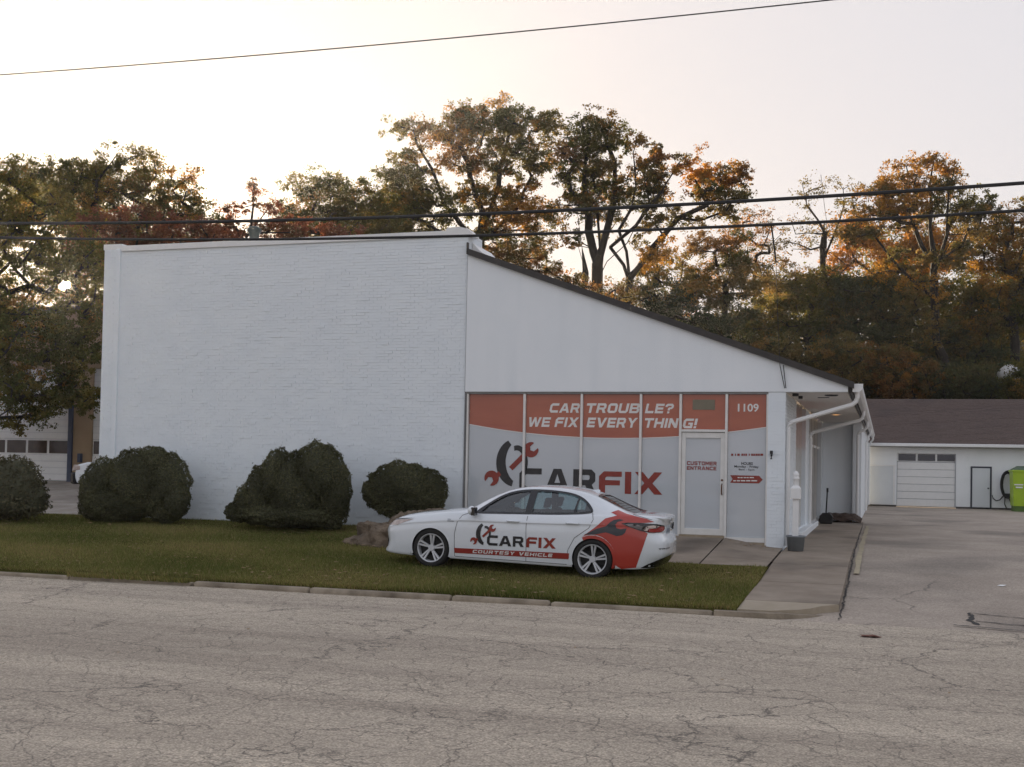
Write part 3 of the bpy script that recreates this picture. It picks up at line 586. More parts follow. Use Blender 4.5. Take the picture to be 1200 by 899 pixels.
# entrance door
door = MB(); dx0, dx1 = mull[4]+.03, mull[5]-.03; yd = YF+.02
for bx in ((dx0, dx0+.085, -.03, 2.11), (dx1-.085, dx1, -.03, 2.11)): door.box(bx[0], bx[1], yd, yd+.05, bx[2], bx[3])
door.box(dx0+.086, dx1-.086, yd, yd+.05, 1.995, 2.11); door.box(dx0+.086, dx1-.086, yd, yd+.05, -.03, .10)
dr = obj('entrance_door', door, M_alu, shop, bevel=.004)
mb = MB(); mb.box(dx0-.004, dx1+.004, YF-.012, YF+.1, 2.122, 2.172); obj('door_head', mb, M_alu, dr)
mb = MB(); mb.quad((dx0+.08, yd+.03, .09), (dx1-.08, yd+.03, .09), (dx1-.08, yd+.03, 2.0), (dx0+.08, yd+.03, 2.0)); obj('door_glass', mb, M_grey, dr)
block_line(dr, 'CUSTOMER', 805.3, 840.3, 540.8, 545.3, M_letterr, 0, yd+.026); block_line(dr, 'ENTRANCE', 805.3, 840, 546.7, 551, M_letterr, 0, yd+.026)
M_brass = mat('tarnished_bronze', (.10,.045,.025), (.16,.08,.045), 8, .4, metal=.8)
mb = MB(); hx = dx1-.045; mb.tube([(hx, yd-.005, .82), (hx, yd-.06, .84), (hx, yd-.06, 1.02), (hx, yd-.005, 1.04)], .014, 8); obj('door_handle', mb, M_brass, dr)
mb = MB(); mb.lathe([(0, 0), (.022, 0), (.022, .02), (0, .02)], (hx, yd-.02, 1.12), 12, 'y'); obj('door_lock', mb, M_brass, dr)
mb = MB(); mb.box(dx0-.02, dx1+.02, YF-.06, YF+.1, -.12, -.032); obj('threshold', mb, mat('stained_stone', (.30,.24,.16), (.36,.30,.22), 5, .9), dr)
mb = MB(); mb.box(-8.9, mull[4]-.02, YF+.0, YF+.1, -.4, -.125); mb.box(mull[5]+.02, -2.3, YF, YF+.1, -.4, -.15); obj('window_plinth', mb, mat('stained_stone', (0,0,0)), shop)
mb = MB(); mb.box(-8.9, -2.31, YF+.13, YF+.16, -.4, 2.95); obj('window_backing', mb, M_dark, shop)
# tap on the pillar
mb = MB(); fx, fz = wx(905), wz(905, 533.5); mb.tube([(fx, YF-.03, fz), (fx, YF-.12, fz), (fx, YF-.14, fz-.08)], .022, 8); mb.box(fx-.03, fx+.03, YF-.13, YF-.10, fz+.02, fz+.09); obj('garden_tap', mb, M_dark, shop)
# side windows along the walk
SX = -1.95
def side_pane(y0, y1, z0, z1, m, name='side_window', dx=-.10):
    mb = MB(); mb.quad((SX+dx, y0, z0), (SX+dx, y1, z0), (SX+dx, y1, z1), (SX+dx, y0, z1)); return obj(name, mb, m, shop)
mb = MB(); mb.box(SX-.3, SX-.02, 28.0, 32.0, -.9, -.04); obj('side_plinth', mb, M_white, shop)
mb = MB(); mb.box(SX-.02, SX+.16, 28.01, 35.2, -.32, -.07); obj('side_ledge', mb, M_panel, shop, bevel=.02)
for a, b in ((28.03, 29.3), (29.36, 30.4), (30.46, 31.55)):
    w = side_pane(a, b, .0, 2.9, M_grey); mb = MB(); mb.quad((SX-.095, a, 2.0), (SX-.095, b, 1.9), (SX-.095, b, 2.88), (SX-.095, a, 2.88)); obj('red_band', mb, M_red, w)
for y in (29.33, 30.43, 34.2, 35.9, 37.6): mb = MB(); mb.box(SX-.14, SX-.03, y-.03, y+.03, -.2, 2.94); obj('side_mullion', mb, M_alu, shop)
mb = MB(); mb.box(SX-.2, SX+.0, 31.56, 33.0, -.4, 2.95); obj('side_post', mb, M_white, shop)
for a, b in ((33.02, 34.16), (34.24, 35.86), (35.94, 37.56), (37.64, 39.3)):
    w = side_pane(a, b, -.15, 2.9, M_darkglass)
    mb = MB(); mb.box(SX-.14, SX-.05, a, b, 2.05, 2.12); mb.box(SX-.14, SX-.05, a, b, -.2, -.1); obj('window_rail', mb, M_alu, w)
mb = MB(); mb.box(SX-.4, SX+.02, 39.32, 40.2, -.4, 2.95); obj('side_post', mb, M_panel, shop)
# rear wing that steps out under the eaves
mb = MB(); mb.box(-1.93, -.72, 40.0, RB, -.9, 2.95); obj('rear_wing', mb, M_panel, shop)
mb = MB(); mb.box(-.98, -.70, 39.7, 39.99, -.4, 2.95); obj('wing_pier', mb, M_panel, shop, bevel=.01)
mb = MB(); brick_field(mb, -1.92, -1.0, -.2, 2.9, 40.0, seed=14); tag(obj('brick_courses', mb, M_panel, shop), kind='stuff')
mb = MB(); mb.box(-8.9, SX-.42, 28.0, RB, -.9, 2.93); obj('rear_block', mb, M_panel, shop)
# soffit fittings
M_vent = mat('black_grille', (.02,.02,.02), (.03,.03,.03), 5, .6)
mb = MB(); mb.lathe([(0, 0), (.12, 0), (.14, .012), (.14, .024)], (-1.08, 25.75, 2.932), 20); obj('round_vent', mb, M_vent, shop)
mb = MB(); mb.box(-1.40, -1.16, 26.55, 26.62, 2.942, 2.954); obj('slot_vent', mb, M_vent, shop)
mb = MB(); mb.box(-1.84, -1.72, 25.2, 25.36, 2.90, 2.954); mb.box(-1.78, -1.70, 26.1, 26.3, 2.90, 2.954); obj('soffit_bracket', mb, M_vent, shop)
mb = MB(); mb.lathe([(.19, 0), (.17, -.012), (.14, -.004)], (-1.32, 34.6, 2.953), 20); dl = obj('recessed_lamp', mb, M_trim, shop)
mb = MB(); mb.lathe([(0, 0), (.135, 0)], (-1.32, 34.6, 2.951), 20); obj('lamp_glow', mb, mat('warm_lamp', (.9,.5,.2), emit=(1, .45, .12, .75)), dl)
# turbine ventilator on the flat roof behind the parapet
c = atY(298, 274, 28.0); mb = MB(); mb.lathe([(.13, -1.6), (.13, -.1), (.14, 0), (.19, .06), (.18, .13), (.1, .19), (0, .20)], tuple(c), 20); obj('roof_ventilator', mb, mat('dull_galvanised', (.05,.06,.055), (.07,.08,.075), 5, .7), shop, smooth=True)

# ------------------------------------------------------------------ the courtesy car
from mathutils.geometry import tessellate_polygon
M_paint = mat('white_car_paint', (.70,.735,.77), (.72,.755,.79), 2, .25, coat=1.0)
M_redwrap = mat('red_vinyl_wrap', (.40,.045,.032), (.43,.05,.036), 2, .3, coat=.4)
M_stripe = mat('dark_red_vinyl', (.27,.03,.022), (.30,.034,.025), 2, .35)
M_slate = mat('slate_vinyl', (.035,.038,.045), (.042,.045,.052), 2, .35)
M_gloss = mat('gloss_black', (.010,.010,.012), (.014,.014,.016), 2, .15, coat=.3)
M_tyre = mat('tyre_rubber', (.014,.014,.014), (.022,.021,.02), 9, .85, .2, 60)
M_rim = mat('silver_alloy', (.50,.51,.53), (.58,.59,.61), 4, .3, metal=.15)
M_well = mat('wheel_well', (.006,.006,.006), (.009,.009,.009), 4, .9)
M_carglass = glass('car_glass', (.72,.92,.95), .8)
M_seat = mat('dark_seat_cloth', (.03,.032,.036), (.045,.047,.05), 8, .9)
M_seam = mat('panel_gap', (.13,.13,.135), (.15,.15,.155), 3, .8)
CX0, CY0, CZ0 = -7.48, 20.08, -.435
car = thing('courtesy_car', 'white sedan with red rear quarter and wrench logo parked on the lawn', 'car', (CX0, CY0, CZ0), rot=(0, .027, 0))
kn = np.array([ # s, halfwidth, zbot, zbelt, y_rail, z_rail, z_top
 (-.965,.40,.22,.60,.30,.62,.63), (-.955,.56,.20,.63,.38,.655,.665), (-.92,.68,.185,.67,.46,.70,.71), (-.86,.77,.18,.71,.52,.745,.76), (-.75,.845,.175,.765,.56,.805,.82), (-.6,.885,.17,.805,.58,.855,.87),
 (-.35,.91,.165,.855,.60,.905,.925), (0,.918,.16,.905,.62,.955,.975), (.3,.92,.16,.945,.63,.995,1.015), (.52,.92,.16,.965,.64,1.02,1.04), (.66,.92,.16,.975,.65,1.055,1.075),
 (.85,.92,.16,.982,.645,1.155,1.185), (1.1,.92,.16,.988,.63,1.285,1.315), (1.35,.92,.16,.993,.615,1.385,1.42), (1.6,.92,.16,.998,.605,1.435,1.475), (1.95,.92,.16,1.006,.598,1.455,1.50), (2.3,.92,.16,1.02,.592,1.445,1.49),
 (2.55,.918,.165,1.032,.588,1.415,1.46), (2.8,.915,.17,1.045,.585,1.35,1.395), (3.0,.912,.175,1.055,.59,1.275,1.315), (3.2,.905,.18,1.062,.61,1.195,1.225), (3.4,.893,.19,1.066,.64,1.13,1.15),
 (3.52,.882,.19,1.066,.66,1.108,1.125), (3.7,.855,.20,1.06,.68,1.098,1.12), (3.85,.80,.21,1.045,.66,1.09,1.118), (3.95,.71,.22,1.02,.60,1.07,1.10), (4.01,.60,.23,.98,.50,1.03,1.06), (4.035,.48,.24,.94,.40,.97,.985)])
def cr(xs, ys, x):                       # smooth monotone-ish interpolation
    m = np.gradient(ys, xs); i = np.clip(np.searchsorted(xs, x)-1, 0, len(xs)-2); h = xs[i+1]-xs[i]; t = (x-xs[i])/h
    return (2*t**3-3*t**2+1)*ys[i]+(t**3-2*t**2+t)*h*m[i]+(-2*t**3+3*t**2)*ys[i+1]+(t**3-t**2)*h*m[i+1]
svals = np.concatenate([np.linspace(-.965, -.86, 9)[:-1], np.linspace(-.86, 3.85, 190)[:-1], np.linspace(3.85, 4.035, 14)])
K = [cr(kn[:, 0], kn[:, j], svals) for j in range(7)]
def section(w, zb, zt_, yr, zr, zc):
    h = zt_-zb
    pts = [(0, zb+.02), (w*.55, zb+.01), (w-.10, zb), (w-.045, zb+.03), (w-.03, zb+.10*h/.8), (w-.012, zb+.28*h), (w-.002, zb+.50*h), (w, zb+.68*h), (w-.008, zb+.80*h), (w-.006, zb+.845*h), (w-.035, zb+.93*h), (w-.062, zt_-.008), (w-.085, zt_+.012)]
    g0 = pts[-1]
    for t in (.2, .4, .6, .8): pts.append((g0[0]+(yr-g0[0])*t+.025*math.sin(math.pi*t)*(1 if zr-zt_ > .12 else .5), g0[1]+(zr-g0[1])*t+.006*math.sin(math.pi*t)))
    pts += [(yr, zr), (yr*.86, zr+(zc-zr)*.42), (yr*.62, zr+(zc-zr)*.75), (yr*.32, zr+(zc-zr)*.95), (0, zc)]
    return pts
SUB = 3; rows = []
for i in range(len(svals)):
    p = np.array(section(*[K[j][i] for j in range(1, 7)]))
    q = []
    for a in range(len(p)-1):
        p0, p1, p2, p3 = p[max(a-1, 0)], p[a], p[a+1], p[min(a+2, len(p)-1)]
        for u in range(SUB):
            t = u/SUB; q.append(.5*((2*p1)+(-p0+p2)*t+(2*p0-5*p1+4*p2-p3)*t*t+(-p0+3*p1-3*p2+p3)*t**3))
    q.append(p[-1]); rows.append(q)
NV = len(rows[0])
def warp(s, y, z):                        # nose and tail shapes that change with height
    if s > 3.1:
        k = min(1, (s-3.1)/.9)**2
        s += k*np.interp(z, [.15, .30, .45, .66, .74, .80, .92, 1.0, 1.06, 1.12], [-.22, -.10, .0, .0, -.035, -.085, -.07, -.045, .0, .01])
    if s < -.3:
        k = min(1, (-.3-s)/.66)**2
        s += k*np.interp(z, [.14, .2, .30, .40, .55, .66, .72, .9], [.03, -.01, .04, .07, .035, .03, .08, .16])
    return (s, y, z)
BV = []; 
for i, s in enumerate(svals):
    for y, z in rows[i]: BV.append(warp(s, -y, z))
NS = len(svals); nh = NS*NV
BV += [(a, -b, c) for a, b, c in BV]
WFS, WRS, WZ, ARCH = .01, 2.875, .325, .375
BF_all = []
for i in range(NS-1):
    for j in range(NV-1):
        a = i*NV+j; BF_all.append((a, a+1, a+NV+1, a+NV))
def inpoly(x, y, P):
    c = False; n = len(P)
    for i in range(n):
        x1, y1 = P[i]; x2, y2 = P[(i+1) % n]
        if (y1 > y) != (y2 > y) and x < (x2-x1)*(y-y1)/(y2-y1)+x1: c = not c
    return c
DLO = [(.80,.985), (1.0,1.14), (1.2,1.275), (1.42,1.36), (1.7,1.402), (2.1,1.405), (2.4,1.378), (2.58,1.325), (2.72,1.235), (2.82,1.12), (2.80,1.098), (2.55,1.065), (2.1,1.035), (1.5,1.012), (1.0,.992)]
WS = [(.70,0), (.72,.52), (1.30,.50), (1.28,0)]; RW = [(2.86,0), (2.88,.47), (3.46,.545), (3.50,0)]
def soften(P, keep, n=2):
    for _ in range(n):
        Q = []
        for i, b_ in enumerate(P):
            a_, c_ = P[i-1], P[(i+1) % len(P)]
            if b_ in keep: Q.append(b_)
            else: Q += [(b_[0]*.75+a_[0]*.25, b_[1]*.75+a_[1]*.25), (b_[0]*.75+c_[0]*.25, b_[1]*.75+c_[1]*.25)]
        P = Q
    return P
DLO = soften(DLO, [(.80,.985)])
BVn = np.array(BV)
body_f = []
for f in BF_all:
    c = BVn[list(f)].mean(0); s, y, z = c; ay = abs(y)
    if ay > .45 and z < .75 and (math.hypot(s-WFS, z-WZ) < ARCH or math.hypot(s-WRS, z-WZ) < ARCH) : continue
    if ay > .55 and inpoly(s, z, DLO): continue
    if z > .98 and (inpoly(s, ay, WS) or inpoly(s, ay, RW)): continue
    body_f.append(f)
full_bvh = BVHTree.FromPolygons([Vector(v) for v in BV], BF_all+[tuple(i+nh for i in f[::-1]) for f in BF_all])
bmb = MB(); bmb.add(BV, [f[::-1] for f in body_f]+[tuple(i+nh for i in f) for f in body_f])
for j in range(NV-1):                       # nose and tail closed straight across, so that they keep the side profile
    a, b_ = j, j+1; bmb.f.append((a, b_, b_+nh, a+nh)); a += (NS-1)*NV; b_ += (NS-1)*NV; bmb.f.append((b_, a, a+nh, b_+nh))
full_bvh = BVHTree.FromPolygons([Vector(v) for v in BV], BF_all+[tuple(i+nh for i in f[::-1]) for f in BF_all]+bmb.f[-2*(NV-1):])
body = obj('body', bmb, M_paint, car, smooth=True, local=True)
wd = body.modifiers.new('weld', 'WELD'); wd.merge_threshold = .0008
# patches of trim, glass and vinyl that follow the body
def poly_cells(poly, cell=.06):
    bm = bmesh.new(); vs = [bm.verts.new((p[0], p[1], 0)) for p in poly]
    for tri in tessellate_polygon([[Vector((p[0], p[1], 0)) for p in poly]]):
        try: bm.faces.new([vs[i] for i in tri])
        except ValueError: pass
    P = np.array(poly); lo, hi = P.min(0), P.max(0)
    for ax in (0, 1):
        k = lo[ax]+cell
        while k < hi[ax]-1e-4:
            no = (1, 0, 0) if ax == 0 else (0, 1, 0); co = (k, 0, 0) if ax == 0 else (0, k, 0)
            bmesh.ops.bisect_plane(bm, geom=bm.verts[:]+bm.edges[:]+bm.faces[:], plane_co=co, plane_no=no); k += cell
    bm.verts.index_update(); V = [v.co[:2] for v in bm.verts]; F = [tuple(v.index for v in f.verts) for f in bm.faces]; bm.free(); return V, F
def cast(s, z, side, mode, off):
    if mode == 'side':
        o_, d = Vector((s, side*2.5, z)), Vector((0, -side, 0))
    elif mode == 'high':                    # for shoulders: look down at 45 degrees
        d = Vector((0, -side, -.35)).normalized(); o_ = Vector((s, side*.9, z))-d*2
    elif mode == 'top':
        o_, d = Vector((s, z, 3)), Vector((0, 0, -1))
    elif mode == 'round':                   # s is an angle about a vertical axis in the tail
        a = R(s); d = Vector((-math.sin(a), -side*math.cos(a), 0)); o_ = Vector((3.15, 0, z))-d*3
    elif mode == 'front':
        a = R(s); d = Vector((math.sin(a), -side*math.cos(a), 0)); o_ = Vector((-.25, 0, z))-d*3
    hit = full_bvh.ray_cast(o_, d)
    if hit[0] is None:
        hit = full_bvh.find_nearest(Vector((s, side*.9, z)) if mode in ('side', 'high') else o_)
    n = hit[1]
    if n.dot(d) > 0: n = -n
    return hit[0]+n*off
def patch(name, poly, m, mode='side', off=.004, cell=.06, sides=(-1,), parent=None, vf=None, smooth=True):
    if len(sides) > 1: return [patch(name, poly, m, mode, off, cell, (q,), parent, vf, smooth) for q in sides][0]
    V, F = vf if vf is not None else poly_cells(poly, cell); mb = MB()
    for sd in sides:
        vs = [cast(p[0], p[1], sd, mode, off) for p in V]
        fs = []
        for f in F:
            a, b, c = vs[f[0]], vs[f[1]], vs[f[2]]; n = (b-a).cross(c-a); mid = (a+b+c)/3
            out = (mid-Vector((mid.x, 0, .6))) if mode in ('side', 'high') else (Vector((0, 0, 1)) if mode == 'top' else mid-Vector((3.15 if mode == 'round' else -.25, 0, mid.z)))
            fs.append(f if n.dot(out) > 0 else f[::-1])
        mb.add([tuple(v) for v in vs], fs)
    return obj(name, mb, m, parent or car, smooth, local=True)
def outset(P, d):
    P = np.array(P); n = len(P); out = []
    area = sum(P[i][0]*P[(i+1) % n][1]-P[(i+1) % n][0]*P[i][1] for i in range(n)); sg = 1 if area > 0 else -1
    for i in range(n):
        a, b, c = P[i-1], P[i], P[(i+1) % n]; e1 = (b-a)/np.linalg.norm(b-a); e2 = (c-b)/np.linalg.norm(c-b)
        nn = np.array([e1[1]+e2[1], -(e1[0]+e2[0])]); nn /= np.linalg.norm(nn)+1e-9; out.append(tuple(b+sg*nn*d))
    return out
def densify(P, d=.05):
    o_ = []
    for a, b in zip(P, P[1:]+P[:1]):
        n = max(1, int(math.hypot(b[0]-a[0], b[1]-a[1])/d)); o_ += [(a[0]+(b[0]-a[0])*i/n, a[1]+(b[1]-a[1])*i/n) for i in range(n)]
    return o_
def ring(name, P, d0, d1, m, mode='side', off=.005, sides=(-1, 1), parent=None):
    P = densify(P); A, B = outset(P, d0), outset(P, d1); n = len(P)
    return patch(name, None, m, mode, off, sides=sides, parent=parent, vf=(A+B, [(i, (i+1) % n, n+(i+1) % n, n+i) for i in range(n)]))
Pd = densify(DLO, .08)
# glass stops at the pillars: front door, rear door, quarter light
PFD = [(.80,.985), (1.0,1.14), (1.2,1.275), (1.42,1.36), (1.70,1.402), (1.66,1.018), (1.5,1.012), (1.0,.992)]
PRD = [(1.83,1.404), (2.1,1.405), (2.4,1.378), (2.55,1.335), (2.50,1.06), (2.1,1.035), (1.79,1.026)]
PQL = [(2.585,1.32), (2.72,1.235), (2.82,1.12), (2.80,1.098), (2.54,1.065)]
for P_, nm in ((PFD, 'front_side_glass'), (PRD, 'rear_side_glass'), (PQL, 'quarter_glass')):
    for sd in (-1, 1): patch(nm, outset(P_, .004), M_carglass, off=-.012, sides=(sd,), cell=.12)
ring('window_surround', DLO, -.014, .022, M_gloss)
for sd in (-1, 1):
    patch('door_pillar', [(1.66,1.012), (1.79,1.02), (1.83,1.412), (1.70,1.410)], M_gloss, off=.006, sides=(sd,))
    patch('door_pillar', [(2.50,1.055), (2.54,1.06), (2.585,1.335), (2.55,1.345)], M_gloss, off=.006, sides=(sd,))
    patch('mirror_sail', [(.80,.985), (.87,.985), (1.0,1.12), (.95,1.105)], M_gloss, off=.006, sides=(sd,))
patch('rear_screen', outset([(2.86,-.47), (3.47,-.55), (3.5,0), (3.47,.55), (2.86,.47), (2.83,0)], .004), mat('rear_glass', (.015,.018,.02), (.02,.023,.025), 1, .05, spec=.8), 'top', -.008, .08, sides=(1,))
patch('windscreen', outset([(.70,-.53), (1.31,-.51), (1.27,0), (1.31,.51), (.70,.53), (.66,0)], .004), M_carglass, 'top', -.008, .08, sides=(1,))
ring('screen_seal', [(2.86,-.47), (3.47,-.55), (3.5,0), (3.47,.55), (2.86,.47), (2.83,0)], -.03, .03, M_gloss, 'top', .004, sides=(1,))
ring('screen_seal', [(.70,-.53), (1.31,-.51), (1.27,0), (1.31,.51), (.70,.53), (.66,0)], -.03, .03, M_gloss, 'top', .004, sides=(1,))
for k in range(6): x0 = 2.98+.075*k; patch('heater_wire', [(x0, -.40-.018*k), (x0+.008, -.40-.018*k), (x0+.008, .40+.018*k), (x0, .40+.018*k)], mat('screen_print', (.06,.05,.045), (.08,.07,.06), 4, .4), 'top', -.004, .1, sides=(1,))
# wheel arches
for cs in (WFS, WRS):
    circ = [(cs+(ARCH)*math.cos(R(a)), WZ+(ARCH)*math.sin(R(a))) for a in range(-22, 203, 5)]
    for sd in (-1, 1):
        n = len(circ); A = [(cs+(ARCH-.030)*math.cos(R(a)), WZ+(ARCH-.030)*math.sin(R(a))) for a in range(-22, 203, 5)]; B = [(cs+(ARCH+.022)*math.cos(R(a)), WZ+(ARCH+.022)*math.sin(R(a))) for a in range(-22, 203, 5)]
        k = 28 if (cs == WRS and sd < 0) else 0       # the wrap runs over the lip of the near rear arch
        if k: patch('arch_lip', None, M_redwrap, off=.006, sides=(sd,), vf=(A[:k+1]+B[:k+1], [(i, i+1, k+2+i, k+1+i) for i in range(k)]))
        patch('arch_lip', None, M_paint, off=.006, sides=(sd,), vf=(A[k:]+B[k:], [(i, i+1, n-k+i+1, n-k+i) for i in range(n-k-1)]))
        mb = MB(); an = [R(a) for a in range(-20, 201, 10)]; yo_, yi_ = sd*.885, sd*.585; na = len(an)
        mb.add([(cs+.39*math.cos(a), yo_, WZ+.39*math.sin(a)) for a in an]+[(cs+.39*math.cos(a), yi_, WZ+.39*math.sin(a)) for a in an], [(i, i+1, na+i+1, na+i) for i in range(na-1)]+[tuple(range(na, 2*na))])
        obj('wheel_well', mb, M_well, car, local=True)
# wheels with ten twin-edged spokes
def wheel(cs, sd):
    w = 0.225; yo = .905; mb = MB(); y0 = -yo if sd < 0 else yo-w
    prof = [(.245, .02), (.262, .0), (.300, -.004), (.322, .012), (.334, .035), (.336, w/2), (.334, w-.035), (.322, w-.012), (.30, w+.004), (.262, w), (.245, w-.02)]
    mb.lathe(prof, (cs, y0, WZ), 40, 'y'); t = obj('wheel', mb, M_tyre, car, True, local=True)
    r = MB(); ys = (lambda d: -yo+d) if sd < 0 else (lambda d: yo-d)
    rp = [(.250, .010), (.246, .0), (.232, .006), (.226, .03), (.222, .18)]
    r.lathe([(a, (h if sd < 0 else -h)) for a, h in rp], (cs, -yo if sd < 0 else yo, WZ), 40, 'y')
    for k in range(10):
        a0 = R(72*(k//2)+(-11 if k % 2 else 11)+8); tw = R(5 if k % 2 else -1)+R(4)
        for e in (0,):
            c0, c1 = math.cos(a0), math.sin(a0); c2, c3 = math.cos(a0+tw), math.sin(a0+tw)
            def pt(rad, wid, ang, dep): return (cs+rad*math.cos(ang)-wid*math.sin(ang), ys(dep), WZ+rad*math.sin(ang)+wid*math.cos(ang))
            A = [pt(.045, -.011, a0, .035), pt(.045, .011, a0, .035), pt(.236, .020, a0+tw, .012), pt(.236, -.014, a0+tw, .012)]
            Bk = [pt(.045, -.011, a0, .075), pt(.045, .011, a0, .075), pt(.236, .020, a0+tw, .05), pt(.236, -.014, a0+tw, .05)]
            r.hexa(Bk+A if sd > 0 else A+Bk)
    r.lathe([(0, 0), (.05, 0), (.058, .015), (.058, .07)] if sd < 0 else [(0, 0), (.05, 0), (.058, -.015), (.058, -.07)], (cs, ys(.022), WZ), 20, 'y')
    obj('rim', r, M_rim, t, False, local=True)
    b = MB(); b.lathe([(0, .0), (.232, .0)] if sd < 0 else [(.232, 0), (0, 0)], (cs, ys(.11), WZ), 24, 'y'); obj('brake_disc', b, mat('brake_shadow', (.02,.02,.021), (.03,.03,.03), 8, .7, metal=.3), t, local=True)
for cs in (WFS, WRS):
    for sd in (-1, 1): wheel(cs, sd)
# seams, handles, character line
def seamline(pts, w=.007, m=M_seam, off=.0025, name='panel_gap', sides=(-1, 1)):
    pts = [np.array(p) for p in pts]; P = []
    for a, b in zip(pts[:-1], pts[1:]):
        n = max(1, int(np.linalg.norm(b-a)/.05)); P += [a+(b-a)*i/n for i in range(n)]
    P.append(pts[-1]); A, B = [], []
    for i, p in enumerate(P):
        d = P[min(i+1, len(P)-1)]-P[max(i-1, 0)]; d /= np.linalg.norm(d); nn = np.array([-d[1], d[0]])*w; A.append(tuple(p-nn)); B.append(tuple(p+nn))
    n = len(P); return patch(name, None, m, off=off, sides=sides, vf=(A+B, [(i, i+1, n+i+1, n+i) for i in range(n-1)]))
seamline([(.74, .99), (.56, .92), (.48, .80), (.44, .60), (.45, .21)], .005); seamline([(1.725, 1.015), (1.715, .80), (1.73, .45), (1.73, .21)], .005); seamline([(2.83, 1.09), (2.86, .98), (2.80, .84), (2.56, .66), (2.46, .46), (2.44, .36)], .005)
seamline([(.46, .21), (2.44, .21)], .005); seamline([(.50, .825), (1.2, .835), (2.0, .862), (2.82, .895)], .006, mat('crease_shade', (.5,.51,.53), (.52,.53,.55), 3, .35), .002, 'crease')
for s0 in (1.48, 2.52):
    for sd in (-1, 1):
        q = cast(s0, .872 if s0 < 2 else .898, sd, 'side', .0); mb = MB(); z = q.z; y = q.y
        mb.tube([(s0-.105, y+sd*.002, z), (s0-.09, y+sd*.028, z+.002), (s0, y+sd*.034, z+.004), (s0+.09, y+sd*.028, z+.002), (s0+.105, y+sd*.002, z)], .017, 8, flat=(1, .9)); obj('door_handle', mb, M_paint, car, True, local=True)
# mirrors
for sd in (-1, 1):
    mb = MB(); prof = [(0, .0), (.045, .01), (.068, .05), (.072, .10), (.06, .16), (.03, .185), (0, .19)]
    base = len(mb.v); n = 12
    for r_, h in prof:
        for k in range(n):
            a = 2*math.pi*k/n; mb.v.append((.765+.085*0+r_*1.0*math.cos(a)*.9, sd*(.90+h), 1.015+r_*math.sin(a)*1.15))
    for i in range(len(prof)-1):
        for k in range(n):
            q = (base+i*n+k, base+i*n+(k+1) % n, base+(i+1)*n+(k+1) % n, base+(i+1)*n+k); mb.f.append(q if sd < 0 else q[::-1])
    mr_ = obj('door_mirror', mb, M_paint, car, True, local=True)
    mb = MB(); mb.box(.775, .845, sd*.93 if sd > 0 else -1.085, 1.085 if sd > 0 else -.93, .935, 1.075); mb.tube([(.80, sd*.87, .965), (.80, sd*.98, .95)], .03, 8); obj('mirror_back', mb, M_gloss, mr_, local=True, bevel=.015)
# lamps
for sd in (-1, 1):
    hl = patch('headlight', [(5, .805), (24, .685), (45, .650), (62, .665), (60, .70), (40, .735), (22, .775)], mat('headlight_glass', (.34,.27,.24), (.52,.44,.40), 12, .1, coat=.6), 'front', .007, 4, sides=(sd,))
    patch('headlight_edge', [(3, .822), (22, .783), (40, .742), (60, .708), (60, .725), (40, .758), (20, .800)], M_gloss, 'front', .009, 4, sides=(sd,), parent=hl)
    tl = patch('tail_light', [(12, .945), (20, .90), (30, .845), (40, .815), (55, .83), (64, .87), (62, .935), (45, .965), (30, .968), (18, .962)], M_gloss, 'round', .014, 2, sides=(sd,))
    patch('red_lens', [(36, .835), (41, .825), (55, .838), (63, .872), (61, .915), (50, .925), (47, .895), (38, .885)], mat('red_lens', (.28,.012,.012), (.34,.018,.016), 9, .15, coat=.5), 'round', .020, 2, sides=(sd,), parent=tl)
    patch('clear_lens', [(33, .855), (36.5, .845), (38, .89), (47, .90), (50, .928), (42, .938), (35, .92)], mat('clear_lens', (.5,.40,.36), (.6,.5,.45), 14, .12, coat=.5), 'round', .020, 2, sides=(sd,), parent=tl)
    patch('smoked_lens', [(16, .935), (23, .895), (31, .86), (33, .915), (26, .945)], mat('smoked_lens', (.13,.12,.125), (.2,.19,.19), 9, .12, coat=.5), 'round', .020, 2, sides=(sd,), parent=tl)
# tail: lid seam, plate, emblem disc, lower valance
for sd in (-1, 1): seamline([(3.50, 1.10), (3.62, 1.075), (3.82, 1.03)], .004, name='boot_gap', sides=(sd,))
xq = full_bvh.ray_cast(Vector((6, 0, .84)), Vector((-1, 0, 0)))[0].x; mb = MB(); mb.box(xq-.01, xq+.012, -.155, .155, .765, .925); pl = obj('licence_plate', mb, mat('plate_blue_grey', (.30,.34,.38), (.42,.45,.48), 14, .35), car, local=True)
mb = MB(); mb.box(xq+.013, xq+.016, -.12, .12, .81, .87); obj('plate_marks', mb, mat('plate_ink', (.12,.14,.18), (.2,.22,.26), 30, .5), pl, local=True)
xb = full_bvh.ray_cast(Vector((6, 0, 1.0)), Vector((-1, 0, 0)))[0].x; mb = MB(); mb.tube([(xb+.006, .065*math.cos(a), 1.0+.042*math.sin(a)) for a in np.linspace(0, 6.283, 17)], .009, 6, caps=False); obj('boot_badge', mb, mat('chrome', (.6,.6,.6), metal=.9, rough=.15), car, local=True)
patch('lower_valance', [(33, .235), (40, .31), (52, .39), (62, .42), (90, .43), (118, .42), (128, .39), (140, .31), (147, .235), (120, .25), (90, .255), (60, .25)], M_gloss, 'round', .008, 6, sides=(-1,))
v, f = text_vf('www.carfix.com', .01, .1); 
q = fit(v, 48, 78, .545, .585); patch('rear_lettering', None, M_letterk, 'round', .006, sides=(-1,), vf=([tuple(p) for p in q], f), smooth=False)
patch('front_grille', [(62, .36), (70, .60), (90, .63), (110, .60), (118, .36), (90, .33)], M_gloss, 'front', .006, 6, sides=(-1,))
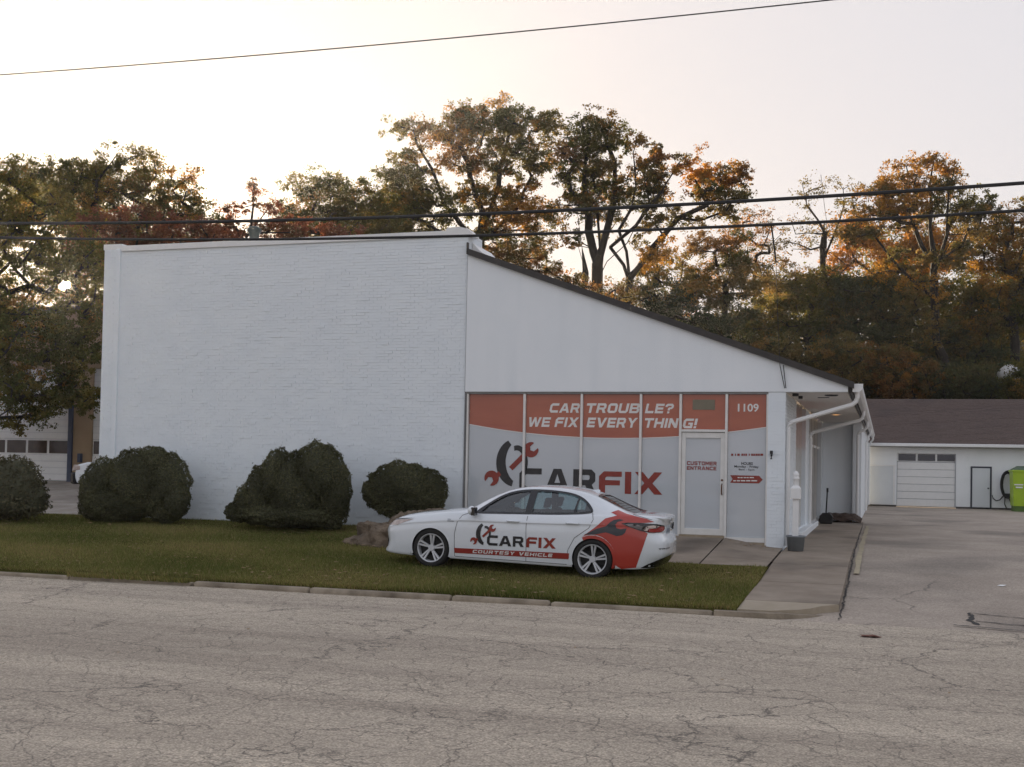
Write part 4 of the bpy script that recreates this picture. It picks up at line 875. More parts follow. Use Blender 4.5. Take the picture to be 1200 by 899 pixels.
patch('bumper_intake', [(40, .30), (46, .27), (58, .30), (56, .52), (47, .50)], M_gloss, 'front', .006, 4, sides=(-1, 1))
mb = MB(); mb.add([(2.60, -.02, 1.44), (2.75, -.025, 1.40), (2.75, .025, 1.40), (2.60, .02, 1.44), (2.72, -.008, 1.465), (2.75, -.008, 1.455), (2.75, .008, 1.455), (2.72, .008, 1.465)], [(0, 1, 5, 4), (1, 2, 6, 5), (2, 3, 7, 6), (0, 4, 7, 3), (4, 5, 6, 7)]); obj('roof_aerial', mb, M_paint, car, local=True)
# livery
arc_r = [(WRS+(ARCH+.020)*math.cos(R(a)), WZ+(ARCH+.034)*math.sin(R(a))) for a in range(118, -16, -8)]
redp = [(3.30,1.085), (3.06,1.01), (2.93,.88), (2.80,.775)]+arc_r+[(3.36,.20), (3.60,.235), (3.70,.55), (3.77,.805), (3.70,.845), (3.53,.885), (3.42,.93), (3.52,.966), (3.72,.975), (3.86,.995), (3.74,1.04), (3.55,1.075)]
patch('red_quarter_wrap', redp, M_redwrap, 'side', .0045, .05)
patch('red_quarter_wrap', [(3.31,1.065), (3.56,1.06), (3.52,1.12), (3.40,1.15), (3.24,1.225), (3.14,1.15)], M_redwrap, 'high', .0055, .04)
wr = [(2.72,.725), (2.80,.765), (2.93,.835), (3.08,.885), (3.15,.955), (3.21,.995), (3.30,1.015), (3.37,1.0), (3.27,.965), (3.245,.91), (3.265,.865), (3.33,.85), (3.43,.872), (3.41,.80), (3.36,.755), (3.27,.735), (3.17,.765), (3.09,.785), (3.0,.765), (2.93,.742), (2.86,.735)]
patch('grey_wrench_decal', wr, M_slate, 'side', .008, .06)
for sd in (-1, 1): patch('red_sill_stripe', [(.452,.268), (2.468,.298), (2.505,.40), (.44,.355)], M_stripe, 'side', .005, .08, sides=(sd,))
def car_text(name, vf, box, m, off=.007):
    q = fit(vf[0], *box); return patch(name, None, m, 'side', off, vf=([tuple(p) for p in q], vf[1]), smooth=False)
def tilt(vf, box, slope):
    q = fit(vf[0], *box); return [(a, b+slope*(a-box[0])) for a, b in q]
for c, sp in block_word('COURTESY VEHICLE', .78, 2.20, .290, .347, .2, .28, .8):
    v, f = curve_mesh(sp); patch('stripe_letter', None, M_letterw, 'side', .0085, vf=([(a, b+.018*(a-.78)) for a, b, _ in v], f), smooth=False)
for w_, x0, x1, m in (('CAR', 1.035, 1.69, M_letterk), ('FIX', 1.735, 2.25, M_letterr)):
    for c, sp in glyph_word(w_, x0, x1, .438, .612):
        v, f = curve_mesh(sp); patch('door_letter', None, m, 'side', .007, vf=([(a, b+.018*(a-1.03)) for a, b, _ in v], f), smooth=False)
for k, sp in emblem(.735, .435, .455).items():
    v, f = curve_mesh(sp); patch('door_emblem', None, M_letterk if 'tyre' in k else M_letterr, 'side', .007+(.0015 if 'shaft' in k else 0)+(.003 if 'jaw' in k else 0), vf=([(a, b) for a, b, _ in v], f), smooth=False)
v, f = curve_mesh([[(0,0),(.12,0),(.12,.02),(0,.02)], [(0,.03),(.06,.03),(.06,.045),(0,.045)]]); patch('wing_badge', None, mat('badge_grey', (.3,.32,.36), (.4,.42,.45), 9, .3), 'side', .005, vf=([(a+.30, b+.80) for a, b, _ in v], f), smooth=False)
# cabin
for s0, y in ((1.75, -.38), (1.75, .38)):
    mb = MB(); mb.hexa([(s0-.15, y-.24, .55), (s0+.08, y-.24, .5), (s0+.08, y+.24, .5), (s0-.15, y+.24, .55), (s0+.1, y-.2, 1.10), (s0+.2, y-.2, 1.09), (s0+.2, y+.2, 1.09), (s0+.1, y+.2, 1.10)]); st = obj('front_seat', mb, M_seat, car, local=True, bevel=.04)
    mb = MB(); mb.hexa([(s0+.12, y-.13, 1.11), (s0+.2, y-.13, 1.11), (s0+.2, y+.13, 1.11), (s0+.12, y+.13, 1.11), (s0+.16, y-.12, 1.29), (s0+.25, y-.12, 1.28), (s0+.25, y+.12, 1.28), (s0+.16, y+.12, 1.29)]); obj('headrest', mb, M_seat, st, local=True, bevel=.03)
mb = MB(); mb.hexa([(2.55, -.62, .5), (2.75, -.62, .5), (2.75, .62, .5), (2.55, .62, .5), (2.72, -.55, 1.08), (2.92, -.55, 1.07), (2.92, .55, 1.07), (2.72, .55, 1.08)]); rs = obj('rear_seat', mb, M_seat, car, local=True, bevel=.05)
for y in (-.34, .34): mb = MB(); mb.hexa([(2.60, y-.13, 1.06), (2.70, y-.13, 1.06), (2.70, y+.13, 1.06), (2.60, y+.13, 1.06), (2.62, y-.11, 1.23), (2.74, y-.11, 1.22), (2.74, y+.11, 1.22), (2.62, y+.11, 1.23)]); obj('headrest', mb, M_seat, rs, local=True, bevel=.03)
mb = MB(); mb.prism_x([(-.7, .5), (.7, .5), (.7, .98), (-.7, .98)], .75, 1.02); obj('dashboard', mb, M_seat, car, local=True, bevel=.06)
mb = MB(); C_ = Vector((1.22, -.38, 1.0)); ax = Vector((-.9, 0, .43)).normalized(); u_ = Vector((0, 1, 0)); w_ = ax.cross(u_)
mb.tube([tuple(C_+u_*.185*math.cos(a)+w_*.185*math.sin(a)) for a in np.linspace(0, 2*math.pi, 21)], .016, 6, caps=False); mb.tube([tuple(C_-u_*.18), tuple(C_+u_*.18)], .025, 6); mb.tube([tuple(C_), (1.0, -.38, .9)], .03, 6); obj('steering_wheel', mb, M_dark, car, local=True)
mb = MB(); mb.box(-.6, 3.6, -.8, .8, .20, .24); obj('underbody', mb, M_well, car, local=True)
mb = MB(); mb.box(.55, 3.4, -.80, .80, .45, .5); obj('cabin_floor', mb, M_well, car, local=True)

# ------------------------------------------------------------------ small things by the walk
p = thing('white_post', 'white turned wooden post with square collar standing in a grey bucket', 'post', (-1.66, 24.62, -.20))
mb = MB(); px_, py_ = -1.70, 24.62; mb.box(px_-.058, px_+.058, py_-.058, py_+.058, -.20, .96); obj('shaft', mb, M_trim, p, bevel=.006)
mb = MB(); mb.box(px_-.10, px_+.10, py_-.10, py_+.10, .78, .99); mb.hexa([(px_-.10, py_-.10, .99), (px_+.10, py_-.10, .99), (px_+.10, py_+.10, .99), (px_-.10, py_+.10, .99), (px_-.055, py_-.055, 1.05), (px_+.055, py_-.055, 1.05), (px_+.055, py_+.055, 1.05), (px_-.055, py_+.055, 1.05)]); obj('collar', mb, M_trim, p, bevel=.005)
mb = MB(); mb.lathe([(.05, 1.04), (.058, 1.08), (.052, 1.16), (.068, 1.18), (.07, 1.20), (.05, 1.215), (.062, 1.25), (.058, 1.285), (.03, 1.33), (.0, 1.35)], (px_, py_, 0), 16); obj('finial', mb, M_trim, p, smooth=True)
b = thing('bucket', 'grey plastic bucket at the foot of the corner pillar holding the white post', 'bucket', (-1.66, 24.62, -.26))
mb = MB(); mb.lathe([(0, .0), (.155, .0), (.185, .27), (.20, .275), (.20, .305), (.178, .30), (.165, .20), (0, .20)], (-1.69, 24.62, -.265), 24); obj('pail', mb, mat('grey_bucket_plastic', (.17,.19,.205), (.21,.23,.245), 3, .5), b, smooth=True)
mb = MB(); mb.lathe([(0, .0), (.172, .0)], (-1.69, 24.62, -.262+.235), 20); obj('fill', mb, M_earth, b)
d = thing('dustpan', 'black long handled dustpan standing on the walk by the mulch', 'dustpan', (-1.62, 36.3, -.2))
mb = MB(); mb.prism([(-1.80, -.19), (-1.45, -.19), (-1.43, .02), (-1.52, .12), (-1.73, .12), (-1.82, .02)], 36.2, 36.45); obj('pan', mb, M_dark, d, bevel=.02)
mb = MB(); mb.tube([(-1.63, 36.32, .10), (-1.60, 36.36, .84)], .022, 8); mb.tube([(-1.60, 36.36, .74), (-1.60, 36.36, .86)], .032, 8); obj('handle', mb, M_dark, d)
# service drop to the gable and the overhead lines
M_cable = mat('black_cable', (.012,.012,.013), (.02,.02,.021), 5, .7)
def catenary(a, b, sag, n=60): return [(a[0]+(b[0]-a[0])*t, a[1]+(b[1]-a[1])*t, a[2]+(b[2]-a[2])*t-sag*4*t*(1-t)) for t in np.linspace(0, 1, n)]
def cable_through(pixels, Y, r, name, label, ext=45):
    P = [atY(px, py, Y) for px, py in pixels]; X = np.array([p[0] for p in P]); Z = np.array([p[2] for p in P])
    co = np.polyfit(X, Z, 2); mb = MB(); xs_ = np.linspace(X.min()-ext*.45, X.max()+ext*.35, 70)
    mb.tube([(x, Y, float(np.polyval(co, x))) for x in xs_], r, 6); return tag(obj(name, mb, M_cable, None), label, 'cable', 'overhead cables along the street')
cable_through([(0, 262), (300, 258.5), (550, 250), (820, 240), (1000, 229.5), (1200, 213)], 20.0, .030, 'overhead_cable', 'upper of the two thick black cables crossing in front of the trees')
cable_through([(0, 279), (300, 279), (540, 277), (820, 267.5), (1000, 260), (1200, 245)], 20.3, .026, 'overhead_cable', 'lower of the two thick black cables skimming the top of the brick wall')
cable_through([(0, 88), (300, 64), (600, 39), (970, 0)], 18.5, .011, 'overhead_cable', 'thin wire crossing the open sky at the top')
a = atY(904, 264, 20.3); bq = atY(919.5, 455, YF-.10)
mb = MB(); mb.tube([tuple(a), tuple(a+np.array([0.05, .4, -.55]))], .014, 6); mb.tube(catenary(a+np.array([.05, .4, -.55]), atY(914, 428, YF-.12), .10, 14), .006, 5); mb.tube([tuple(atY(914, 428, YF-.12)), tuple(bq)], .009, 5); mb.tube([tuple(atY(918, 428, YF-.10)), tuple(atY(921, 455, YF-.09))], .009, 5)
tag(obj('service_drop', mb, M_cable), 'thin cable dropping from the lower overhead line to the gable', 'cable')
# boulder
def lumpy(cx, cy, cz, sx, sy, sz, amp, seed, n=28, flat=.0):
    rr = np.random.default_rng(seed); V = []; F = []
    ph = rr.uniform(0, 6.28, (14, 4)); fr = rr.uniform(1.2, 6.5, (14, 3))
    for j in range(n+1):
        th = math.pi*j/n
        for i in range(2*n):
            a = math.pi*i/n; d = np.array([math.sin(th)*math.cos(a), math.sin(th)*math.sin(a), math.cos(th)])
            k = 1+amp*sum(math.sin(fr[q]@d*1.4+ph[q, 0])/(1+.45*q) for q in range(14)); V.append((cx+sx*d[0]*k, cy+sy*d[1]*k, cz+sz*d[2]*k))
    for j in range(n):
        for i in range(2*n): F.append((j*2*n+i, (j+1)*2*n+i, (j+1)*2*n+(i+1) % (2*n), j*2*n+(i+1) % (2*n)))
    mb = MB(); mb.add(V, F); return mb
M_rock = mat('rough_brown_rock', (.085,.062,.042), (.21,.16,.112), 5, .95, 1.0, 22, c3=(.07,.055,.04), s3=2.5)
bb = lumpy(-9.30, 22.3, -.36, 1.12, .75, .56, .07, 4, 44); bb.v = [(x+.035*math.sin(17*z+9*y)+.02*math.sin(41*y+23*z), y+.04*math.sin(15*x+11*z), z+.035*math.sin(13*x)*math.sin(19*y+4*x)+.02*math.sin(37*x+29*y)+max(0, .32*(x+9.6)*1.0) if z > -.25 else z) for x, y, z in bb.v]
tag(obj('boulder', bb, M_rock, None), 'rough brown boulder on the lawn in front of the white car', 'boulder')
M_mulch = mat('dark_bark_mulch', (.03,.018,.012), (.075,.045,.03), 14, .95, 1.0, 30)
mm_ = grid(-1.93, -.66, 22, 37.6, 39.95, 22, lambda x, y: -.19+.20*sstep(0, .35, min(x+1.93, -.66-x)+.1)*sstep(0, .5, min(y-37.6, 39.95-y)+.15)+.03*vn(x*7, y*7))
tag(obj('mulch_bed', mm_, M_mulch), 'low bed of dark bark mulch at the end of the walk', 'mulch bed', kind='stuff')
rl = random.Random(3)
def dead_leaf(mb, x, y, z, s):
    a = rl.uniform(0, 6.28); ca, sa = math.cos(a)*s, math.sin(a)*s; t = rl.uniform(.0, .5)*s
    mb.add([(x-ca, y-sa, z+.004), (x+sa*.5, y-ca*.5, z+t*.6+.004), (x+ca, y+sa, z+t*.3+.006), (x-sa*.5, y+ca*.5, z+.004)], [(0, 1, 2, 3)])
mb = MB(); q = (-.14, 15.41); 
for k in range(5): dead_leaf(mb, q[0]+rl.uniform(-.12, .12), q[1]+rl.uniform(-.05, .05), road_z(*q)+.002, .09)
tag(obj('fallen_leaf', mb, mat('red_brown_leaf', (.10,.035,.022), (.16,.06,.035), 20, .8)), 'clump of red brown fallen leaves on the road near the driveway', 'leaves')
mb = MB(); mb.add([(1.80, 21.2, dz(1.8, 21.2)+.01), (1.89, 21.15, dz(1.8, 21.2)+.01), (1.95, 21.2, dz(1.8, 21.2)+.03), (1.86, 21.26, dz(1.8, 21.2)+.025)], [(0, 1, 2, 3)]); tag(obj('paper_scrap', mb, M_trim), 'scrap of white paper lying on the driveway', 'litter')

# ------------------------------------------------------------------ garage at the end of the drive
YG = 58.0; GZ = -.20
gar = thing('garage', 'long low white garage with brown shingle roof behind the driveway', 'building', (3, YG, GZ))
M_gwall = mat('grey_white_render', (.80,.82,.83), (.85,.87,.88), .9, .7, .1, 20, c3=(.72,.75,.75), s3=.5)
def gb(name, x0, x1, y0, y1, z0, z1, m, parent=gar, bevel=0): mb = MB(); mb.box(x0, x1, y0, y1, z0, z1); return obj(name, mb, m, parent, bevel=bevel)
gb('wall', -1.2, .555, YG, YG+.2, -.6, 2.62, M_gwall); gb('wall', 3.135, 24, YG, YG+.2, -.6, 2.62, M_gwall); gb('wall', .556, 3.134, YG, YG+.2, 2.27, 2.62, M_gwall)
gb('wall', 23.8, 24, YG+.21, YG+10, -.6, 2.62, M_gwall)
gb('base_course', -1.2, .55, YG-.02, YG, -.6, -.14, mat('dark_base', (.06,.055,.05), (.10,.09,.08), 3, .9)); gb('base_course', 3.14, 24, YG-.02, YG, -.6, -.14, mat('dark_base', (0,0,0)))
gb('trim_board', -1.0, .52, YG-.03, YG, 1.66, 1.72, M_trim); gb('trim_board', .40, .47, YG-.028, YG, -.13, 1.655, M_trim)
gb('infill_panel', -1.0, .39, YG-.022, YG-.002, -.12, 1.65, mat('pale_blue_grey_paint', (.62,.65,.67), (.68,.71,.73), .9, .5))
gd = gb('garage_door', .56, 3.13, YG+.08, YG+.1, -.2, 1.88, mat('door_shadow_gap', (.35,.37,.4), rough=.7))
for k in range(6): z0 = -.17+k*.341; gb('door_panel', .575, 3.115, YG+.045, YG+.079, z0, z0+.325, M_trim, gd, .012)
gb('transom_frame', .56, 3.13, YG+.08, YG+.12, 1.89, 2.265, M_trim, gd)
for k in range(3): x0 = .62+k*.85; gb('transom_pane', x0, x0+.76, YG+.055, YG+.078, 1.93, 2.24, M_darkglass, gd)
gb('door_reveal', 3.09, 3.13, YG-.004, YG+.05, -.2, 2.26, mat('grey_caulk', (0,0,0)), gd)
sdoor = gb('side_door', 3.84, 4.58, YG-.02, YG-.003, -.2, 1.64, mat('pale_blue_grey_paint', (0,0,0)))
for (x0, x1, z0, z1) in ((3.76, 3.835, -.3, 1.72), (4.585, 4.66, -.3, 1.72), (3.836, 4.584, 1.645, 1.72)): gb('door_frame', x0, x1, YG-.03, YG-.001, z0, z1, mat('dark_blue_frame', (.03,.035,.05), (.045,.05,.065), 4, .5), sdoor)
gb('door_knob', 4.48, 4.55, YG-.07, YG-.021, .70, .76, M_dark, sdoor, .01)
mb = MB(); ey, ez, ry, rz = YG-.42, 2.60, YG+6.2, 5.05
mb.hexa([(-6.5, ey, ez), (25, ey, ez), (25, ry, rz), (-6.5, ry, rz), (-6.5, ey, ez+.1), (25, ey, ez+.1), (25, ry, rz+.1), (-6.5, ry, rz+.1)])
mb.hexa([(-6.5, ry+.003, rz), (25, ry+.003, rz), (25, ry+7, ez), (-6.5, ry+7, ez), (-6.5, ry+.003, rz+.1), (25, ry+.003, rz+.1), (25, ry+7, ez+.1), (-6.5, ry+7, ez+.1)]); obj('roof', mb, M_shingle, gar)
sh = MB(); rs_ = random.Random(9)
for r_ in range(40):
    t0, t1 = r_/40, (r_+1)/40; ya, yb = ey+(ry-ey)*t0, ey+(ry-ey)*t1+.02; za, zb_ = ez+.1+(rz-ez)*t0, ez+.1+(rz-ez)*t1+.008
    x = -1.2-rs_.random()*.4
    while x < 14:
        w = rs_.uniform(.22, .42); h = .012+rs_.uniform(0, .012); sh.add([(x, ya, za+h), (x+w-.012, ya, za+h), (x+w-.012, yb, zb_+.002), (x, yb, zb_+.002), (x, ya, za), (x+w-.012, ya, za)], [(0, 1, 2, 3), (4, 5, 1, 0)]); x += w
tag(obj('shingle_courses', sh, M_shingle, gar), kind='stuff')
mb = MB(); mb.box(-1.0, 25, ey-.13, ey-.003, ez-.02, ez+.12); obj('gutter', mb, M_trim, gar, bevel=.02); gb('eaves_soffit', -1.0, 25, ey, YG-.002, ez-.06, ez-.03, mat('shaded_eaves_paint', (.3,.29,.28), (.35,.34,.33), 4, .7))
hz = thing('hose', 'coiled black hose hanging on the garage wall beside the green skip', 'hose', (5.3, YG-.1, .8))
mb = MB()
for k in range(5): mb.tube([(5.32+(.22+.02*k)*math.cos(t), YG-.10-.05*k, .93+(.52+.02*k)*math.sin(t)) for t in np.linspace(0, 6.283, 25)], .04, 6, caps=False)
obj('coil', mb, M_dark, hz)
mb = MB(); mb.tube([(5.15, YG-.12, .42), (5.0, YG-.14, .22), (4.85, YG-.14, .18), (4.72, YG-.12, .28), (4.68, YG-.10, .42)], .025, 6); mb.tube([(5.22, YG-.12, .4), (5.2, YG-.14, .05), (5.28, YG-.14, -.15)], .025, 6); mb.tube([(5.35, YG-.12, .4), (5.48, YG-.14, .05)], .025, 6); obj('loose_end', mb, M_dark, hz)
mb = MB(); mb.box(5.18, 5.5, YG-.3, YG-.002, .36, .52); obj('hose_bracket', mb, M_dark, hz)
M_lime = mat('lime_green_paint', (.30,.46,.015), (.36,.52,.025), 1.2, .45, .05, 30)
dm = thing('dumpster', 'lime green steel dumpster at the right edge beside the garage wall', 'dumpster', (6.2, 56.2, GZ))
X0, X1, Y0, Y1 = 5.30, 7.3, 55.4, 56.9
mb = MB(); mb.hexa([(X0+.05, Y0+.1, .02), (X1-.05, Y0+.1, .02), (X1-.05, Y1, .02), (X0+.05, Y1, .02), (X0, Y0, 1.50), (X1, Y0, 1.50), (X1, Y1, 1.50), (X0, Y1, 1.50)]); obj('bin', mb, M_lime, dm)
gb('rim', X0-.04, X1+.04, Y0-.04, Y1+.04, 1.501, 1.58, M_lime, dm, .01)
mb = MB(); mb.hexa([(X0, Y0-.02, 1.582), (X1, Y0-.02, 1.582), (X1, Y1, 1.582), (X0, Y1, 1.582), (X0+.1, Y0+.05, 1.62), (X1, Y0+.05, 1.62), (X1, Y1, 1.76), (X0+.3, Y1, 1.76)]); obj('lid', mb, mat('dark_green_lid', (.03,.07,.03), (.05,.10,.045), 4, .6), dm)
gb('dark_lower_band', X0+.08, X1-.08, Y0+.12, Y1-.1, -.22, .018, mat('darker_green_band', (.06,.12,.02), (.09,.16,.03), 4, .7), dm)  # darker green band around the foot of the bin
gb('side_pocket', X0+.95, X1-.4, Y0-.06, Y0-.002, 1.18, 1.36, M_dark, dm)
gb('sticker', X0+.06, X0+.42, Y0+.005, Y0+.03, .92, .97, M_trim, dm); gb('sticker', X0+.12, X0+.40, Y0+.008, Y0+.033, .80, .86, M_trim, dm)

# ------------------------------------------------------------------ neighbour's workshop on the left, and a parked pickup
YL = 33.6; LZ = .5
lb = thing('workshop', 'beige workshop with white sectional garage doors behind the left trees', 'building', (-27, YL, LZ))
M_beige = mat('beige_stucco', (.30,.21,.125), (.36,.26,.16), 1.3, .9, .3, 30); M_blue = mat('dark_blue_steel', (.025,.04,.085), (.04,.055,.10), 4, .5)
gb('wall', -26.02, -25.30, YL, YL+.3, .3, 6.2, M_beige, lb); gb('wall', -40, -18.6, YL-.004, YL+.3, 4.3, 6.2, M_beige, lb); gb('wall', -40, -26.02, YL+.31, YL+9, .3, 6.1, M_beige, lb); gb('wall', -25.3, -18.6, YL+.31, YL+9, .3, 6.1, M_beige, lb)
gb('flat_roof', -40.2, -18.4, YL-.2, YL+9.2, 6.201, 6.4, M_fascia, lb)
gb('steel_post', -26.19, -26.03, YL-.06, YL+.2, .3, 4.3, M_blue, lb); gb('meter_box', -25.74, -25.62, YL-.12, YL-.002, 1.15, 1.45, M_blue, lb)
def sect_door(x0, x1, win):
    d_ = gb('sectional_door', x0, x1, YL+.10, YL+.14, .4, 4.3, mat('door_shadow_gap', (0,0,0)), lb); z = .53; k = 0
    while z < 4.25:
        h = .43
        if k == 2:
            gb('window_section', x0+.01, x1-.01, YL+.075, YL+.099, z, z+h+.10, M_trim, d_)
            n = max(1, round((x1-x0)/.86)); w = (x1-x0)/n
            for i in range(n): gb('door_window', x0+i*w+.05, x0+(i+1)*w-.05, YL+.060, YL+.074, z+.05, z+.48, mat('brown_dark_glass', (.03,.02,.014), (.06,.04,.028), 3, .15), d_)
            z += h+.112
        else:
            gb('door_panel', x0+.01, x1-.01, YL+.06, YL+.099, z, z+h/2-.006, M_trim, d_, .006); gb('door_panel', x0+.01, x1-.01, YL+.06, YL+.099, z+h/2+.002, z+h-.006, M_trim, d_, .006); z += h
        k += 1
sect_door(-29.66, -26.2, 4); sect_door(-33.6, -30.1, 4); sect_door(-25.29, -21.8, 4)
gb('wall', -30.1, -29.66, YL, YL+.3, .3, 4.29, M_beige, lb); gb('wall', -40, -33.6, YL, YL+.3, .3, 4.29, M_beige, lb); gb('wall', -21.8, -18.6, YL, YL+.3, .3, 4.29, M_beige, lb)
TX, TY, TZ = -21.95, 28.3, lot_z(29.2)
pk = thing('pickup_truck', 'white pickup truck nose showing behind the left round bush', 'pickup truck', (TX+2, TY+.95, TZ))
def pb(name, pts_xz, y0, y1, m, parent=pk, bevel=.05): mb = MB(); mb.prism([(TX+a, TZ+b_) for a, b_ in pts_xz], TY+y0, TY+y1); return obj(name, mb, m, parent, bevel=bevel)
pb('bodywork', [(.10, .62), (.18, .40), (.52, .40), (.56, .62), (.70, .80), (.92, .86), (1.14, .80), (1.30, .62), (1.34, .40), (3.6, .40), (3.66, .62), (3.8, .8), (4.02, .86), (4.24, .8), (4.4, .62), (4.44, .42), (5.3, .45), (5.3, 1.12), (3.3, 1.12), (1.75, 1.10), (1.6, 1.06), (.5, 1.0), (.16, .92)], 0, 1.9, M_paint)
pb('cab', [(1.55, 1.10), (2.2, 1.66), (3.2, 1.66), (3.28, 1.12)], .12, 1.78, M_paint)
pb('side_window', [(1.78, 1.15), (2.26, 1.58), (3.1, 1.58), (3.15, 1.15)], .105, .118, M_darkglass, bevel=0)
pb('front_bumper', [(-.02, .38), (.14, .36), (.14, .72), (-.02, .70)], -.02, 1.92, M_gloss)
pb('grille', [(.02, .73), (.10, .73), (.13, .94), (.08, .96)], .25, 1.65, M_gloss, bevel=.01)
for y0, y1 in ((-.012, .22), (1.68, 1.912)): pb('headlight', [(.02, .74), (.30, .78), (.30, .90), (.10, .93)], y0, y1, mat('headlight_glass', (0,0,0)), bevel=.02)
for cx_ in (.92, 4.02):
    for y0 in (.0, 1.66):
        mb = MB(); mb.lathe([(0, .03), (.22, .03), (.25, .0), (.36, .0), (.39, .04), (.39, .20), (.36, .24), (0, .24)], (TX+cx_, TY+y0, TZ+.39), 26, 'y'); wv = obj('wheel', mb, M_tyre, pk)
        mb = MB(); mb.lathe([(0, 0), (.1, 0), (.21, .02)], (TX+cx_, TY+y0+.012 if y0 == 0 else TY+y0+.228, TZ+.39), 20, 'y'); obj('rim', mb, M_rim, wv)

HAZE = .0003
# ------------------------------------------------------------------ vegetation
M_leaf = leafmat('foliage', .5); M_needle = leafmat('needles', .2); M_blade = leafmat('grass_blade', .3)
M_bark = mat('grey_brown_bark', (.014,.012,.010), (.028,.023,.019), 5, .95, .8, 14, stretch=(1, 1, .25))
LEAF_GAIN = np.array([1.75, 1.75, 1.65])
def depth_of(P): return float(np.dot(P-CAM0, cfw))
PAL = {
 'olive': [((.060,.062,.020), 4), ((.085,.075,.024), 3), ((.045,.052,.018), 3), ((.13,.085,.025), 1)],
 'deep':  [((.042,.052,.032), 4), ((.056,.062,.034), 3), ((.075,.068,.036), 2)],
 'oak':   [((.056,.060,.022), 6), ((.080,.070,.026), 4), ((.145,.080,.026), 1.4), ((.18,.11,.03), 1)],
 'rust':  [((.14,.078,.032), 4), ((.105,.068,.032), 4), ((.18,.095,.032), 2), ((.078,.066,.030), 3)],
 'maroon':[((.105,.048,.034), 5), ((.135,.058,.036), 3), ((.075,.045,.026), 2)],
 'gold':  [((.20,.115,.026), 4), ((.145,.090,.024), 4), ((.085,.072,.022), 3)],
 'flame': [((.24,.115,.022), 4), ((.20,.115,.026), 3), ((.15,.08,.022), 3)],
 'umber': [((.090,.078,.036), 4), ((.112,.085,.036), 3), ((.066,.064,.030), 4), ((.135,.088,.034), 1.5)],
 'spruce':[((.022,.034,.022), 5), ((.03,.042,.024), 3)],
}
def leaf_quads(P, nrm, size, asp, rng):
    """one bent rhombus of two triangles per point"""
    n = len(P); t = rng.normal(size=(n, 3)); t -= nrm*(t*nrm).sum(1, keepdims=True); t /= np.linalg.norm(t, axis=1, keepdims=True)+1e-9
    b = np.cross(nrm, t); s = size[:, None]
    V = np.stack([P-t*s*.5, P+b*s*asp*.5+nrm*s*.08, P+t*s*.5, P-b*s*asp*.5+nrm*s*.08], 1).reshape(-1, 3)
    F = np.arange(4*n).reshape(n, 4); return V, F
def tubes_np(segs, sides=5):
    """segs: list of (p, q, rp, rq)"""
    P = np.array([s[0] for s in segs]); Q = np.array([s[1] for s in segs]); rp = np.array([s[2] for s in segs]); rq = np.array([s[3] for s in segs])
    d = Q-P; d /= np.linalg.norm(d, axis=1, keepdims=True)+1e-9; a = np.where(np.abs(d[:, 2:3]) < .9, np.array([[0, 0, 1.]]), np.array([[1., 0, 0]]))
    u = np.cross(d, a); u /= np.linalg.norm(u, axis=1, keepdims=True); w = np.cross(d, u); V = []
    for k in range(sides):
        c, s = math.cos(2*math.pi*k/sides), math.sin(2*math.pi*k/sides); V.append(P+(u*c+w*s)*rp[:, None])
    for k in range(sides):
        c, s = math.cos(2*math.pi*k/sides), math.sin(2*math.pi*k/sides); V.append(Q+d*.01+(u*c+w*s)*rq[:, None])
    V = np.stack(V, 1).reshape(-1, 3); n = len(segs); base = np.arange(n)[:, None]*2*sides
    F = np.concatenate([np.stack([base[:, 0]+k, base[:, 0]+(k+1) % sides, base[:, 0]+sides+(k+1) % sides, base[:, 0]+sides+k], 1) for k in range(sides)]); return V, F
